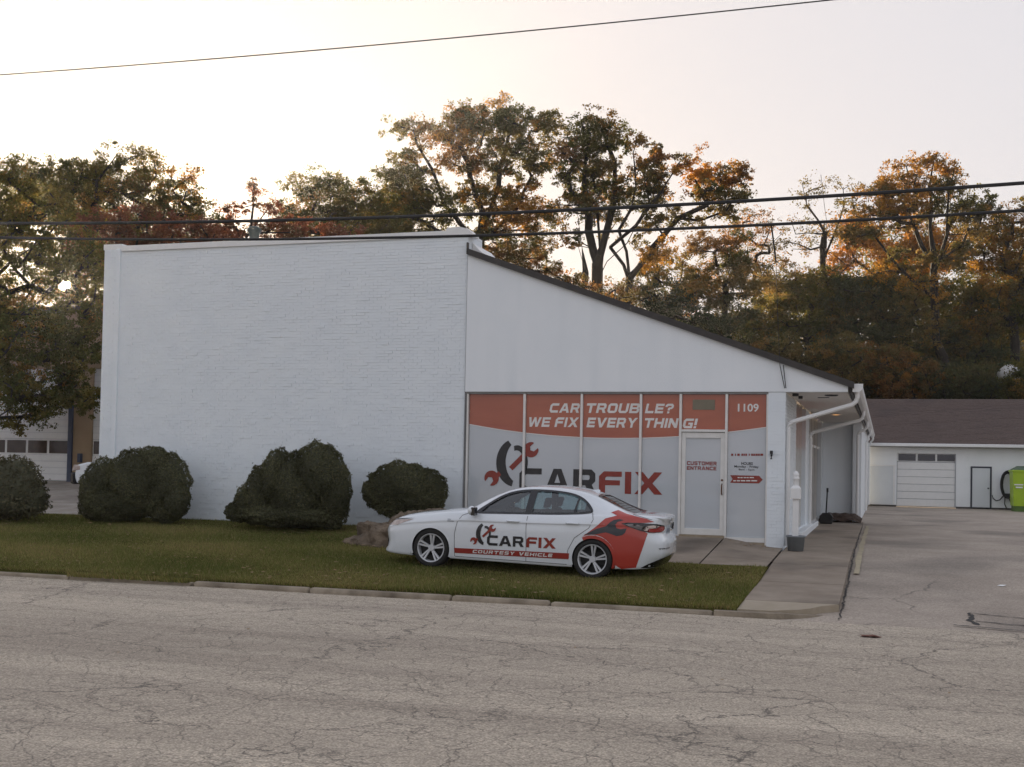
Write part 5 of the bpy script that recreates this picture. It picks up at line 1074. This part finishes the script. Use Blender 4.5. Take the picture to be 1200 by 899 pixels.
def tree(name, label, trunk_px, Y, crowns, pal, seed, leaf=.17, per=220, cr_=.55, dens=1.0, rad=.30, group=None, twig=.022, thick=.9, sungap=False, asp=.6, pals=None, ground=None, extra=()):
    rng = np.random.default_rng(seed)
    tp = [atY(px, py, Y) for px, py in trunk_px]; gz = hill_z(tp[0][0], Y) if ground is None else ground
    base = np.array([tp[0][0], Y, gz-.1]); t = thing(name, label, 'tree', tuple(base), group)
    nodes = [base]; par = [-1]
    def grow(to, jit, step=1.0):
        i = len(nodes)-1
        return i
    def add_path(i, q, jit, step):
        p = nodes[i]; L = np.linalg.norm(q-p); n = max(1, int(L/step)); last = i; bow = rng.normal(0, .05, 3)*L
        for k in range(1, n+1):
            f = k/n; x = p+(q-p)*f+bow*math.sin(math.pi*f)+(rng.normal(0, jit, 3) if k < n else 0)
            nodes.append(x); par.append(last); last = len(nodes)-1
        return last
    last = 0
    for q in tp: last = add_path(last, q, .04, 1.2)
    ntr = len(nodes)
    for path in extra:                                   # named limbs seen in the photograph
        P = [atY(px, py, Y+rng.uniform(-.5, .5)) for px, py in path]; d = np.linalg.norm(np.array(nodes)-P[0], axis=1); i = int(d.argmin())
        for q in P: i = add_path(i, q, .05, 1.0)
    cl = []; cc = []
    for ci, c in enumerate(crowns):
        px, py, rx, ry = c[:4]; dn = c[4] if len(c) > 4 else 1.0; C = atY(px, py, Y+(c[5] if len(c) > 5 else 0)); m = depth_of(C)/FPX
        rm, rz_ = rx*m, ry*m; n = max(3, int(dn*dens*2.0*math.pi*rm*rz_/(math.pi*cr_*cr_)))
        g = rng.normal(size=(n, 3)); g /= np.linalg.norm(g, axis=1, keepdims=True); g *= rng.uniform(.12, 1, (n, 1))**.42
        pts = C+g*np.array([rm, rm*thick, rz_]); cl.append(pts); cc += [ci]*n
    cl = np.concatenate(cl); cc = np.array(cc); keep = cl[:, 2] > gz+.5; cl, cc = cl[keep], cc[keep]
    order = np.argsort(np.linalg.norm(cl-nodes[ntr-1], axis=1))
    tips = []
    for k in order:
        p = cl[k]; N = np.array(nodes); d = p-N; L = np.linalg.norm(d, axis=1); cost = L+np.maximum(0, -d[:, 2])*1.6+np.where(np.arange(len(N)) < 2, 5, 0)
        i = int(cost.argmin()); tips.append(add_path(i, p, .05+.02*L[i], .9))
    n = len(nodes); rr = np.zeros(n); e = 2.35
    for k in tips: rr[k] += twig**e
    for k in range(n-1, 0, -1):
        rr[k] = max(rr[k], (twig*.8)**e); rr[par[k]] += rr[k]
    rr = rr**(1/e); s = rad/max(rr[1], 1e-6); rr = np.where(rr > .03, .03+(rr-.03)*max(.2, (rad-.03)/max(rr[1]-.03, .01)), rr)
    segs = [(nodes[par[k]], nodes[k], rr[par[k]] if k < ntr or rr[par[k]] < 1.8*rr[k] else rr[k]*1.25, rr[k]) for k in range(1, n)]
    if sungap:
        def sa(q): v = q-CAM0; return math.degrees(math.acos(min(1, float(v@sun_dir)/np.linalg.norm(v))))
        segs = [s_ for s_ in segs if sa((s_[0]+s_[1])/2) > .34]
    V, F = tubes_np(segs, 5); np_mesh('trunk', V, F, M_bark, t, True)
    # leaves
    leaf *= .82; nl = (per*1.45*rng.uniform(.5, 1.4, len(cl))).astype(int); idx = np.repeat(np.arange(len(cl)), nl); N = len(idx)
    rad_c = (cr_*rng.uniform(.7, 1.3, len(cl)))[idx]; S3 = np.stack([rad_c*.72, rad_c*.72, rad_c*.5], 1)
    NS_ = 9; off = np.clip(rng.normal(size=(len(cl), NS_, 3)), -1.7, 1.7); off = off[idx, rng.integers(0, NS_, N)]        # each clump breaks up into a few tufts
    g = np.clip(rng.normal(size=(N, 3)), -2, 2); P = cl[idx]+off*S3+g*S3*.34
    nr = rng.normal(size=(N, 3))+np.array([0, 0, .7]); nr /= np.linalg.norm(nr, axis=1, keepdims=True)
    sz = leaf*rng.uniform(.6, 1.35, N)
    if pals is None: pl_ = [PAL[pal]]*len(crowns)
    else: pl_ = [PAL[pals.get(i, pal)] for i in range(len(crowns))]
    ccol = np.zeros((len(cl), 3))
    for k in range(len(cl)):
        pp = pl_[cc[k]]; wts = np.array([w for _, w in pp], float); ccol[k] = pp[rng.choice(len(pp), p=wts/wts.sum())][0]
    col = ccol[idx]*rng.uniform(.72, 1.3, (N, 1))*rng.uniform(.93, 1.08, (N, 3))
    if sungap:                                           # gaps in the leafage where the sun looks through
        v = P-CAM0; v /= np.linalg.norm(v, axis=1, keepdims=True); ang = np.degrees(np.arccos(np.clip(v@sun_dir, -1, 1)))
        wob = np.sin(P[:, 0]*11.0+P[:, 2]*6.3+1.2*np.sin(P[:, 2]*2.3))*np.sin(P[:, 2]*13.7-P[:, 0]*5.1+np.sin(P[:, 0]*1.9))
        kp = (ang > .27) & ~((ang < 4.0) & (wob > .18+.14*ang)); P, nr, sz, col = P[kp], nr[kp], sz[kp], col[kp]
    col = col*LEAF_GAIN; V, F = leaf_quads(P, nr, sz, asp, rng); np_mesh('crown', V, F, M_leaf, t, False, np.repeat(col, 4, axis=0))
    return t

# left: close and dense against the sun
tree('shade_tree', 'large leafy tree at the left edge with the sun glinting through it', [(-70, 560), (-60, 420), (-30, 330)], 31, [(15,235,70,42),(-30,330,75,75),(55,300,62,55),(35,385,75,60),(62,445,58,42,1.1),(85,400,38,55),(-40,440,65,60),(100,345,40,60),(20,470,60,32,.9),(95,468,28,22,.9)], 'olive', 1, leaf=.115, per=210, cr_=.34, dens=.95, rad=.24, sungap=True, ground=.2, thick=.8)
tree('leafy_tree', 'tall rounded dark tree behind the left corner of the brick wall', [(150, 470), (148, 330)], 47, [(60,215,45,32),(110,212,45,34),(160,208,48,32),(205,232,36,36),(135,250,70,34),(190,270,55,30),(60,265,60,40),(90,320,70,45),(225,252,22,24,.7)], 'olive', 2, leaf=.14, per=230, cr_=.45, dens=1.0, sungap=True, pals={3:'oak',8:'oak',5:'umber'})
tree('maroon_tree', 'reddish brown tree rising just above the left end of the brick wall', [(190, 420), (188, 320)], 44, [(120,272,32,20),(165,268,45,24),(215,272,45,20),(250,276,30,14),(130,300,60,24)], 'maroon', 3, leaf=.13, per=230, cr_=.40, rad=.16)
tree('thin_tree', 'thin reddish tree with sparse upright twigs above the middle of the brick wall', [(285, 400), (285, 290)], 50, [(258,258,16,22,.5),(275,250,14,16,.45),(297,238,9,22,.55),(318,255,16,16,.5),(285,275,45,12,.8),(340,268,20,14,.7)], 'maroon', 4, leaf=.14, per=140, cr_=.36, rad=.12, extra=[[(285,290),(297,240),(298,215)], [(285,285),(262,240)], [(285,285),(318,240)]])
tree('green_tree', 'rounded hazy green tree left of the tallest tree', [(395, 420), (395, 310)], 62, [(350,248,24,30),(385,234,40,28),(425,240,36,32),(400,262,60,26),(445,262,32,28),(345,265,20,22)], 'olive', 5, leaf=.17, per=240, cr_=.55, dens=1.15, pals={0:'oak',5:'oak'})
tree('maroon_tree', 'low reddish brown tree showing over the wall coping below the green tree', [(380, 420), (380, 310)], 52, [(335,276,28,12),(375,276,35,13),(415,280,30,10),(450,284,28,8)], 'maroon', 6, leaf=.15, per=220, cr_=.42, rad=.13)
# centre: the big open oaks
tree('tall_oak', 'tallest broad oak with orange tints standing behind the wall corner', [(560, 400), (560, 300), (566, 250)], 71,
     [(455,228,26,26,.9),(480,205,30,26,.85),(500,158,24,20,.8),(475,150,18,10,.6),(530,150,30,20,.8),(560,140,30,20,.9),(600,140,34,20,.9),(635,150,22,24,.8),(545,185,34,22,.75),(590,185,34,26,.75),(630,195,24,30,.7),(500,235,34,26,.8),(545,240,36,26,.7),(590,245,34,28,.7),(630,250,26,28,.65),(460,262,34,22,.9),(510,275,40,18,.9),(570,285,40,20,.8),(620,285,28,22,.6),(435,265,22,22,.9)], 'oak', 7, leaf=.19, per=230, cr_=.56, dens=1.5, rad=.42,
     pals={4:'gold',8:'rust',2:'rust',13:'gold',1:'olive',3:'olive',6:'olive',0:'olive',11:'olive',15:'olive',16:'olive',19:'olive',14:'gold'}, extra=[[(560,290),(520,240),(495,180),(478,150)], [(563,270),(585,200),(600,140)], [(560,300),(500,262),(455,240)], [(566,250),(548,190),(530,150)], [(566,280),(610,240),(635,190)]])
tree('forked_oak', 'upright oak with bare dark forking limbs right of the tallest tree', [(698, 420), (699, 345), (703, 290), (700, 250)], 67,
     [(700,148,24,16,.85),(688,165,26,18,.9),(715,160,20,18,.8),(675,185,24,18,.8),(700,190,30,20,.8),(665,205,14,16,.6),(690,220,26,18,.75),(712,225,24,24,.7),(740,222,16,12,.5),(668,245,26,18,.5),(700,255,24,20,.6),(735,245,22,16,.5),(660,285,16,16,.35)], 'oak', 8, leaf=.18, per=200, cr_=.5, dens=1.5, rad=.36,
     pals={0:'olive',1:'olive',2:'olive',3:'rust',8:'gold',4:'umber'}, extra=[[(700,310),(690,250),(685,200),(690,165)], [(703,300),(720,230),(712,170)], [(700,330),(735,285),(760,235)]])
tree('leaning_oak', 'oak leaning right with long curved limb and orange end tuft', [(733, 420), (737, 327), (760, 300), (780, 282)], 65,
     [(742,180,14,20,.28),(765,190,10,14,.4),(758,212,20,20,.75),(752,228,18,14,.7),(800,188,18,10,.45),(785,215,20,16,.3),(768,185,14,12,.45),(838,206,24,16,.85),(862,210,18,16,.8),(825,226,26,14,.85),(850,232,22,12,.75),(800,252,34,10,.6),(770,262,26,12,.6),(840,252,24,12,.55),(770,300,30,18,.55)], 'umber', 9, leaf=.18, per=200, cr_=.46, dens=1.4, rad=.22,
     pals={0:'gold',7:'flame',8:'rust',9:'oak',4:'rust',5:'gold',14:'gold',6:'rust'}, extra=[[(740,325),(765,290),(795,256),(830,240)], [(737,330),(715,290),(745,265),(775,225),(795,192)], [(737,320),(725,270),(745,220),(742,180)]])
tree('dead_snag', 'bare dead stem with two stubs left of the forked oak', [(690, 400), (686, 320), (682, 290), (676, 245)], 66, [(682,325,8,10,.2)], 'umber', 10, leaf=.15, per=30, cr_=.4, rad=.20, extra=[[(686,318),(678,290)]])
tree('rust_tree', 'small rusty brown tree peeping over the peak of the dark roof edge', [(610, 420), (610, 330)], 60, [(590,300,32,22),(625,312,28,18),(650,325,26,14),(575,310,25,18),(685,338,26,10),(720,350,30,12)], 'rust', 11, leaf=.16, per=230, cr_=.5, rad=.16)
tree('gold_tree', 'golden brown tree low between leaning oak and dark roof edge', [(770, 440), (770, 350)], 74, [(745,335,26,20),(785,312,34,22,.8),(815,330,26,22),(770,345,30,18),(730,350,25,14)], 'gold', 12, leaf=.18, per=210, cr_=.58, rad=.2, dens=1.25, pals={0:'umber',3:'olive',4:'rust'})
tree('evergreen_tree', 'dark green evergreen just above the middle of the dark roof edge', [(782, 440), (782, 380)], 73, [(780,352,30,18),(800,370,30,18),(765,365,22,14),(830,385,30,20)], 'spruce', 13, leaf=.16, per=240, cr_=.5, rad=.18)
tree('rust_tree', 'rusty orange tree below the orange tuft of the leaning oak', [(850, 450), (850, 340)], 76, [(830,300,28,26,.8),(860,295,30,28,.8),(850,335,44,28,.9),(815,345,26,24,.8),(880,330,26,26,.7),(855,370,40,24)], 'rust', 14, leaf=.18, per=210, cr_=.6, rad=.22, dens=1.3, pals={2:'umber',4:'umber',5:'deep',1:'oak'})
tree('twiggy_tree', 'twiggy half bare tree with a fan of fine branches above the roof slope', [(882, 450), (884, 320)], 82, [(865,262,20,16,.3),(890,255,24,18,.35),(905,275,22,20,.35),(875,290,30,18,.45),(900,310,26,24,.5)], 'rust', 15, leaf=.16, per=95, cr_=.55, rad=.16, dens=1.9, twig=.018)
tree('bare_tree', 'nearly bare tree with a few leaves against the sky left of the big golden tree', [(968, 450), (968, 330), (966, 260)], 80, [(945,225,18,20,.35),(965,215,20,16,.4),(985,228,14,18,.3),(940,255,20,16,.35),(960,270,26,18,.45),(930,285,22,22,.4),(985,280,16,20,.4)], 'umber', 16, leaf=.17, per=60, cr_=.55, rad=.20, dens=1.5, twig=.02, extra=[[(968,300),(966,240),(962,205)], [(967,290),(945,240),(940,215)], [(967,300),(985,255),(988,222)]])
tree('sunlit_tree', 'orange tree glowing in the low sun behind the big golden tree', [(1072, 470), (1072, 340)], 92, [(1075,278,30,26,1.1),(1050,295,28,22),(1020,290,28,22),(1105,295,26,26),(1060,320,50,22),(985,310,24,18),(1000,270,24,22)], 'flame', 17, leaf=.22, per=200, cr_=.62, rad=.25)
tree('golden_tree', 'big golden topped tree with a thick dark trunk on the right', [(1098, 475), (1097, 400), (1094, 320), (1092, 270)], 78,
     [(1035,222,26,14,.8),(1062,205,22,20,.8),(1090,205,24,22,.8),(1112,212,18,22,.55),(1025,245,32,20,.85),(1065,235,34,20,.8),(1110,240,32,18,.75),(1150,240,22,20,.7),(1010,270,26,20,.75),(1045,262,26,14,.55),(1140,265,30,20,.7),(1120,300,26,24,.6),(1040,325,28,18,.6),(1085,335,22,16,.45,-3),(1105,380,22,22,.4,-3),(1075,300,30,16,.5)], 'umber', 18, leaf=.18, per=200, cr_=.5, rad=.26, dens=1.3,
     pals={0:'gold',1:'gold',2:'gold',4:'gold',3:'olive',7:'olive',6:'olive',5:'gold',13:'gold',12:'gold'}, extra=[[(1094,310),(1070,262),(1050,225)], [(1093,300),(1092,240),(1094,190)], [(1094,320),(1125,270),(1145,240)], [(1096,350),(1060,320),(1035,290)], [(1095,320),(1110,250),(1118,200)]])
tree('edge_tree', 'olive brown tree filling the right edge below the cables', [(1185, 480), (1185, 360)], 80, [(1190,250,24,22,.7),(1165,285,32,28),(1200,290,36,32),(1170,330,36,30),(1215,340,34,36),(1180,370,40,30),(1150,360,28,30,.8),(1225,260,22,30)], 'umber', 19, leaf=.18, per=200, cr_=.56, rad=.3, pals={0:'gold',1:'gold',2:'gold',3:'gold',5:'olive',6:'gold'})
tree('dark_tree', 'dark bushy tree in shade below the bare tree', [(945, 470), (945, 400)], 79, [(925,340,34,26),(960,335,36,30),(940,375,44,30),(900,380,36,28),(975,370,34,32)], 'olive', 20, leaf=.17, per=260, cr_=.56, rad=.2, dens=1.1, pals={0:'umber'})
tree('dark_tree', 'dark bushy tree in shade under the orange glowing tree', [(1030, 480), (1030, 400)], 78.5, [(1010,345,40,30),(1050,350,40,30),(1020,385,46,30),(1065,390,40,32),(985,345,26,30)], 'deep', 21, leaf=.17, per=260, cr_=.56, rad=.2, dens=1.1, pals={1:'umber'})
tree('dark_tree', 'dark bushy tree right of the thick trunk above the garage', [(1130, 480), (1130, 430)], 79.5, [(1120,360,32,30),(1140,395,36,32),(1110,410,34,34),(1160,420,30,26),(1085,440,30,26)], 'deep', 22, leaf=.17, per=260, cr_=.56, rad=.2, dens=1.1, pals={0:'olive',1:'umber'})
for lab, cs, pl_, sd in (('brown leaved bush behind the low end of the main roof', [(900,425,26,24),(930,415,24,26),(950,440,24,24)], 'umber', 23), ('reddish brown bush above the left end of the garage roof', [(985,415,26,26),(1000,445,34,26),(965,445,24,24)], 'umber', 24),
                         ('wide brown bush above the garage door', [(1030,425,28,26),(1060,440,34,28),(1085,450,22,20),(1040,455,30,20)], 'rust', 25), ('dark green bush above the garage side door', [(1110,450,30,26),(1140,455,30,24),(1160,465,24,16)], 'deep', 26), ('dull green bush partly hiding the white tank', [(1195,455,26,18),(1172,466,24,12),(1215,440,22,20),(1202,437,9,8),(1188,449,14,6)], 'olive', 27)):
    c0 = cs[len(cs)//2]; tree('wild_bush', lab, [(c0[0], 480), (c0[0], c0[1]+10)], 73.2, cs, pl_, sd, leaf=.15, per=200, cr_=.46, rad=.10, dens=1.0, group='wild bushes behind the garage')
# undergrowth and farther woods: one mass nobody could count
rng = np.random.default_rng(77)
def mass(name, label, boxes, pal, per=120, cr_=.75, leaf=.22, seed=1):
    rng = np.random.default_rng(seed); Pc = []
    for (x0, x1, y0, y1, Ya, Yb, n) in boxes:
        for k in range(n):
            Y = rng.uniform(Ya, Yb); Pc.append(atY(rng.uniform(x0, x1), y0+(y1-y0)*rng.uniform(0, 1), Y))
    Pc = np.array(Pc); idx = np.repeat(np.arange(len(Pc)), per); N = len(idx)
    P = Pc[idx]+rng.normal(size=(N, 3))*np.array([cr_*.7, cr_*.7, cr_*.5]); nr = rng.normal(size=(N, 3)); nr /= np.linalg.norm(nr, axis=1, keepdims=True)
    if seed == 7:
        v = Pc-CAM0; v /= np.linalg.norm(v, axis=1, keepdims=True); Pc = Pc[np.degrees(np.arccos(np.clip(v@sun_dir, -1, 1))) > 3.0]; idx = np.repeat(np.arange(len(Pc)), per); N = len(idx); P = Pc[idx]+rng.normal(size=(N, 3))*np.array([cr_*.7, cr_*.7, cr_*.5]); nr = rng.normal(size=(N, 3)); nr /= np.linalg.norm(nr, axis=1, keepdims=True)
    pp = PAL[pal]; wts = np.array([w for _, w in pp], float); cc_ = np.array([c for c, _ in pp])[rng.choice(len(pp), len(Pc), p=wts/wts.sum())]
    col = cc_[idx]*rng.uniform(.7, 1.3, (N, 1))*LEAF_GAIN; V, F = leaf_quads(P, nr, leaf*rng.uniform(.6, 1.4, N), .6, rng)
    return tag(np_mesh(name, V, F, M_leaf, None, False, np.repeat(col, 4, axis=0)), label, None, None, 'stuff')
mass('woodland', 'shady woods filling the hillside behind the garage', [(740, 900, 375, 470, 84, 98, 240), (890, 1260, 330, 475, 84, 100, 620), (1000, 1260, 270, 340, 96, 108, 150)], 'olive', 110, .8, .24, 5)
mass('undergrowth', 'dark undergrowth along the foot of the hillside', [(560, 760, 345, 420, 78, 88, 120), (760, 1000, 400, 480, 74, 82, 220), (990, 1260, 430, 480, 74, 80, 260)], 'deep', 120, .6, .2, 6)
mass('distant_trees', 'line of trees beyond the workshop on the left', [(-120, 130, 200, 470, 60, 75, 420), (110, 470, 285, 330, 66, 76, 120)], 'olive', 110, .75, .22, 7)
# white tank on the hillside
tk = atY(1184, 439, 74.6); tkt = thing('storage_tank', 'white rounded tank among the bushes on the hillside at the right', 'tank', tuple(tk-np.array([0, 0, .7])))
mb = MB(); pr = [(0, -.6), (.24, -.55), (.44, -.42), (.57, -.22), (.62, 0), (.62, 1.5), (.5, 1.8), (0, 1.95)]; mb.lathe(pr, tuple(tk+np.array([0, .3, 0])), 24, 'y'); ot = obj('shell', mb, mat('chalky_white', (.48,.47,.45), (.6,.59,.57), 3, .7), tkt, True)
mb = MB(); mb.lathe([(0, -.01), (.16, 0), (.2, .04)], tuple(tk+np.array([.22, -.36, -.05])), 16, 'y'); obj('hatch', mb, M_vent, tkt)

# ---- clipped shrubs by the wall
def shrub(name, label, lobes, Y, seed, size=.042, n=60000, cat='shrub', col=((.085,.090,.052), (.135,.132,.075)), group='clipped shrubs along the white brick wall', loose=.0, zfloor=None, yd=.62):
    rng = np.random.default_rng(seed); L = []
    for (px, py, rx, ry) in lobes:
        C = atY(px, py, Y+rng.uniform(-.12, .12)); m = depth_of(C)/FPX; L.append((C, np.array([rx*m, max(rx, ry)*m*yd, ry*m])))
    zf = lawn_z(0, Y-.3) if zfloor is None else zfloor
    cx_ = np.mean([c[0][0] for c in L]); t = thing(name, label, cat, (cx_, Y, zf), group)
    A = np.array([l[1][0]*l[1][2]+l[1][0]*l[1][1] for l in L]); pick = rng.choice(len(L), n, p=A/A.sum()); g = rng.normal(size=(n, 3)); g /= np.linalg.norm(g, axis=1, keepdims=True)
    C = np.array([l[0] for l in L])[pick]; S = np.array([l[1] for l in L])[pick]
    bump = 1+.08*np.sin(g[:, 0]*9+pick)*np.sin(g[:, 2]*11+2*pick)+.03*np.sin(g[:, 0]*23+g[:, 1]*17)*np.sin(g[:, 2]*21)
    rad = bump*(1.0-np.abs(rng.normal(0, .05+loose, n)))+rng.normal(0, .012+loose*.4, n)+np.where(rng.uniform(0, 1, n) < .03, rng.uniform(.02, .10, n), 0)
    P = C+g*S*rad[:, None]; inside = np.zeros(n, bool)
    for k, (c, s) in enumerate(L): inside |= (((P-c)/s)**2).sum(1) < .80
    ok = ~inside & (P[:, 2] > zf-.02); P, g = P[ok], g[ok]; n = len(P)
    nr = rng.normal(size=(n, 3))*.9+g*.5; nr /= np.linalg.norm(nr, axis=1, keepdims=True); sz = size*rng.uniform(.6, 1.5, n); V, F = leaf_quads(P, nr, sz, .42, rng)
    w = rng.uniform(0, 1, (n, 1))**1.4; tint = np.sin(P[:, 0:1]*4.3+P[:, 2:3]*5.1)*.26+1; c_ = (np.array(col[0])*(1-w)+np.array(col[1])*w)*tint*rng.uniform(.8, 1.2, (n, 1)); np_mesh('foliage', V, F, M_needle, t, False, np.repeat(c_, 4, axis=0))
    mb = MB()
    for k, (c, s) in enumerate(L):
        q = lumpy(c[0], c[1], c[2], s[0]*.86, s[1]*.86, s[2]*.86, .02, k, 10); mb.add([(x, y, max(z, zf-.03)) for x, y, z in q.v], q.f)
    obj('twig_core', mb, mat('dark_twigs', (.06,.062,.036), (.085,.085,.05), 22, .95, .9, 45), t, True)
    return t
shrub('round_shrub', 'wide two lobed dark shrub at the left end of the wall', [(190,568,36,41),(160,562,40,36),(122,575,30,38),(140,588,48,24),(195,590,26,24),(112,594,22,15),(206,586,18,22),(178,545,24,22)], 23.75, 31, n=90000)
shrub('round_shrub', 'biggest dark shrub with a split top in the middle of the wall', [(374,556,34,38),(392,575,20,34),(350,572,44,42),(326,563,20,38),(312,578,26,36),(296,590,24,24),(279,600,17,12),(388,598,22,22),(340,604,66,14)], 23.5, 32, n=105000)
shrub('round_shrub', 'smallest dark shrub just behind the boulder and car', [(472,572,44,31),(498,576,28,27),(450,577,27,23),(480,585,38,20),(478,596,40,13)], 23.9, 33, n=62000, zfloor=-.05)
mb = MB(); c3 = atY(478, 590, 23.9)
for k in range(5): mb.tube([(c3[0]+.12*k-.24, 23.9, -.2), (c3[0]+.2*k-.4, 23.85, .45)], .03, 6)
o_ = [o for o in COL.objects if o.get('label', '').startswith('smallest dark shrub')][0]; obj('stem', mb, M_bark, o_)
shrub('loose_shrub', 'loose twiggy dark shrub at the left edge of the lawn', [(18,568,36,33),(-25,566,45,36),(38,582,20,22),(0,590,60,18)], 23.0, 34, size=.08, n=26000, loose=.15, col=((.085,.085,.055), (.14,.13,.08)), group=None)

# ---- lawn blades and leaf litter
def blades(n, seed):
    rng = np.random.default_rng(seed); x = rng.uniform(-26, -1.95, n*2); y = 16.80+rng.uniform(0, 1, n*2)**1.15*8.0
    dn = .5+.5*np.sin(x*2.3+np.sin(y*1.7))*np.sin(y*3.1+1.1*np.sin(x*1.3)); ok = rng.uniform(0, 1, n*2) < .55+.45*dn
    ok &= ~((x > -9.2) & (y > 21.32+.06*np.sin(x*5))); x, y = x[ok][:n], y[ok][:n]; m = len(x)
    z = np.array([lawn_z(a_, b_) for a_, b_ in zip(x, y)])-.015; h = rng.uniform(.03, .075, m)*(1+.35*np.sin(x*1.1+2)*np.sin(y*1.9)); a = rng.uniform(0, 6.283, m); lean = rng.uniform(0, .8, m)*h; la = rng.uniform(0, 6.283, m); w = rng.uniform(.004, .008, m)
    edge = (y < 16.93)
    gapx = edge & (x > -12.9) & (x < -10.6); y = np.where(gapx, y-.22, y); z = np.where(gapx, z-.03, z); h = np.where(edge, h*1.25, h)
    V = np.stack([np.stack([x-np.cos(a)*w, y-np.sin(a)*w, z], 1), np.stack([x+np.cos(a)*w, y+np.sin(a)*w, z], 1), np.stack([x+np.cos(la)*lean, y+np.sin(la)*lean-edge*.03, z+h], 1)], 1).reshape(-1, 3)
    patch_ = (.5+.5*np.sin(x*.9+.7*np.sin(y*1.3))*np.sin(y*1.5+x*.3))[:, None]; dry = (rng.uniform(0, 1, (m, 1)) < .14+.34*patch_**2)
    c = np.array([.115,.142,.042])*(1-patch_)+np.array([.235,.24,.085])*patch_; c = np.where(dry, np.array([.30,.245,.12]), c)*rng.uniform(.65, 1.35, (m, 1))
    return V, np.arange(3*m).reshape(m, 3), np.repeat(c, 3, axis=0)
V, F, C_ = blades(470000, 51); g = np_mesh('grass', V, F, M_blade, None, False, C_); tag(g, 'short patchy autumn grass covering the lawn', None, None, 'stuff')
mb = MB()
for k in range(700):
    x, y = rl.uniform(-24, -2.2), 16.9+7.5*rl.random()**1.6
    if x > -9.2 and y > 21.2: continue
    dead_leaf(mb, x, y, lz(x, y)+.045, rl.uniform(.03, .06))
for k in range(60): x = rl.uniform(-3.2, -2.1); y = rl.uniform(24.2, 24.8); dead_leaf(mb, x, y, apron_z(x, y)+.004, rl.uniform(.02, .04))
for k in range(50): x = rl.uniform(-20, 4); y = rl.uniform(9, 16.5); dead_leaf(mb, x, y, road_z(x, y)+.002, rl.uniform(.015, .03))
tag(obj('leaf_litter', mb, mat('brown_leaf_litter', (.20,.13,.06), (.34,.22,.11), 30, .9)), 'scattered brown leaves on the lawn, walk and road', None, None, 'stuff')

# ------------------------------------------------------------------ evening haze: thin air that warms towards the sun
hb = MB(); hb.box(-95, 125, -45, 175, -3, 42); hz_ = obj('haze', hb, None); hz_['kind'] = 'stuff'; hz_['label'] = 'thin evening haze in the air'
hm_ = bpy.data.materials.new('evening_haze'); hm_.use_nodes = True; t = hm_.node_tree; t.nodes.clear()
o_ = t.nodes.new('ShaderNodeOutputMaterial'); pv = t.nodes.new('ShaderNodeVolumePrincipled'); pv.inputs['Color'].default_value = (.9, .9, .92, 1); pv.inputs['Density'].default_value = HAZE; pv.inputs['Anisotropy'].default_value = .78
t.links.new(pv.outputs[0], o_.inputs['Volume']); hz_.data.materials.append(hm_)
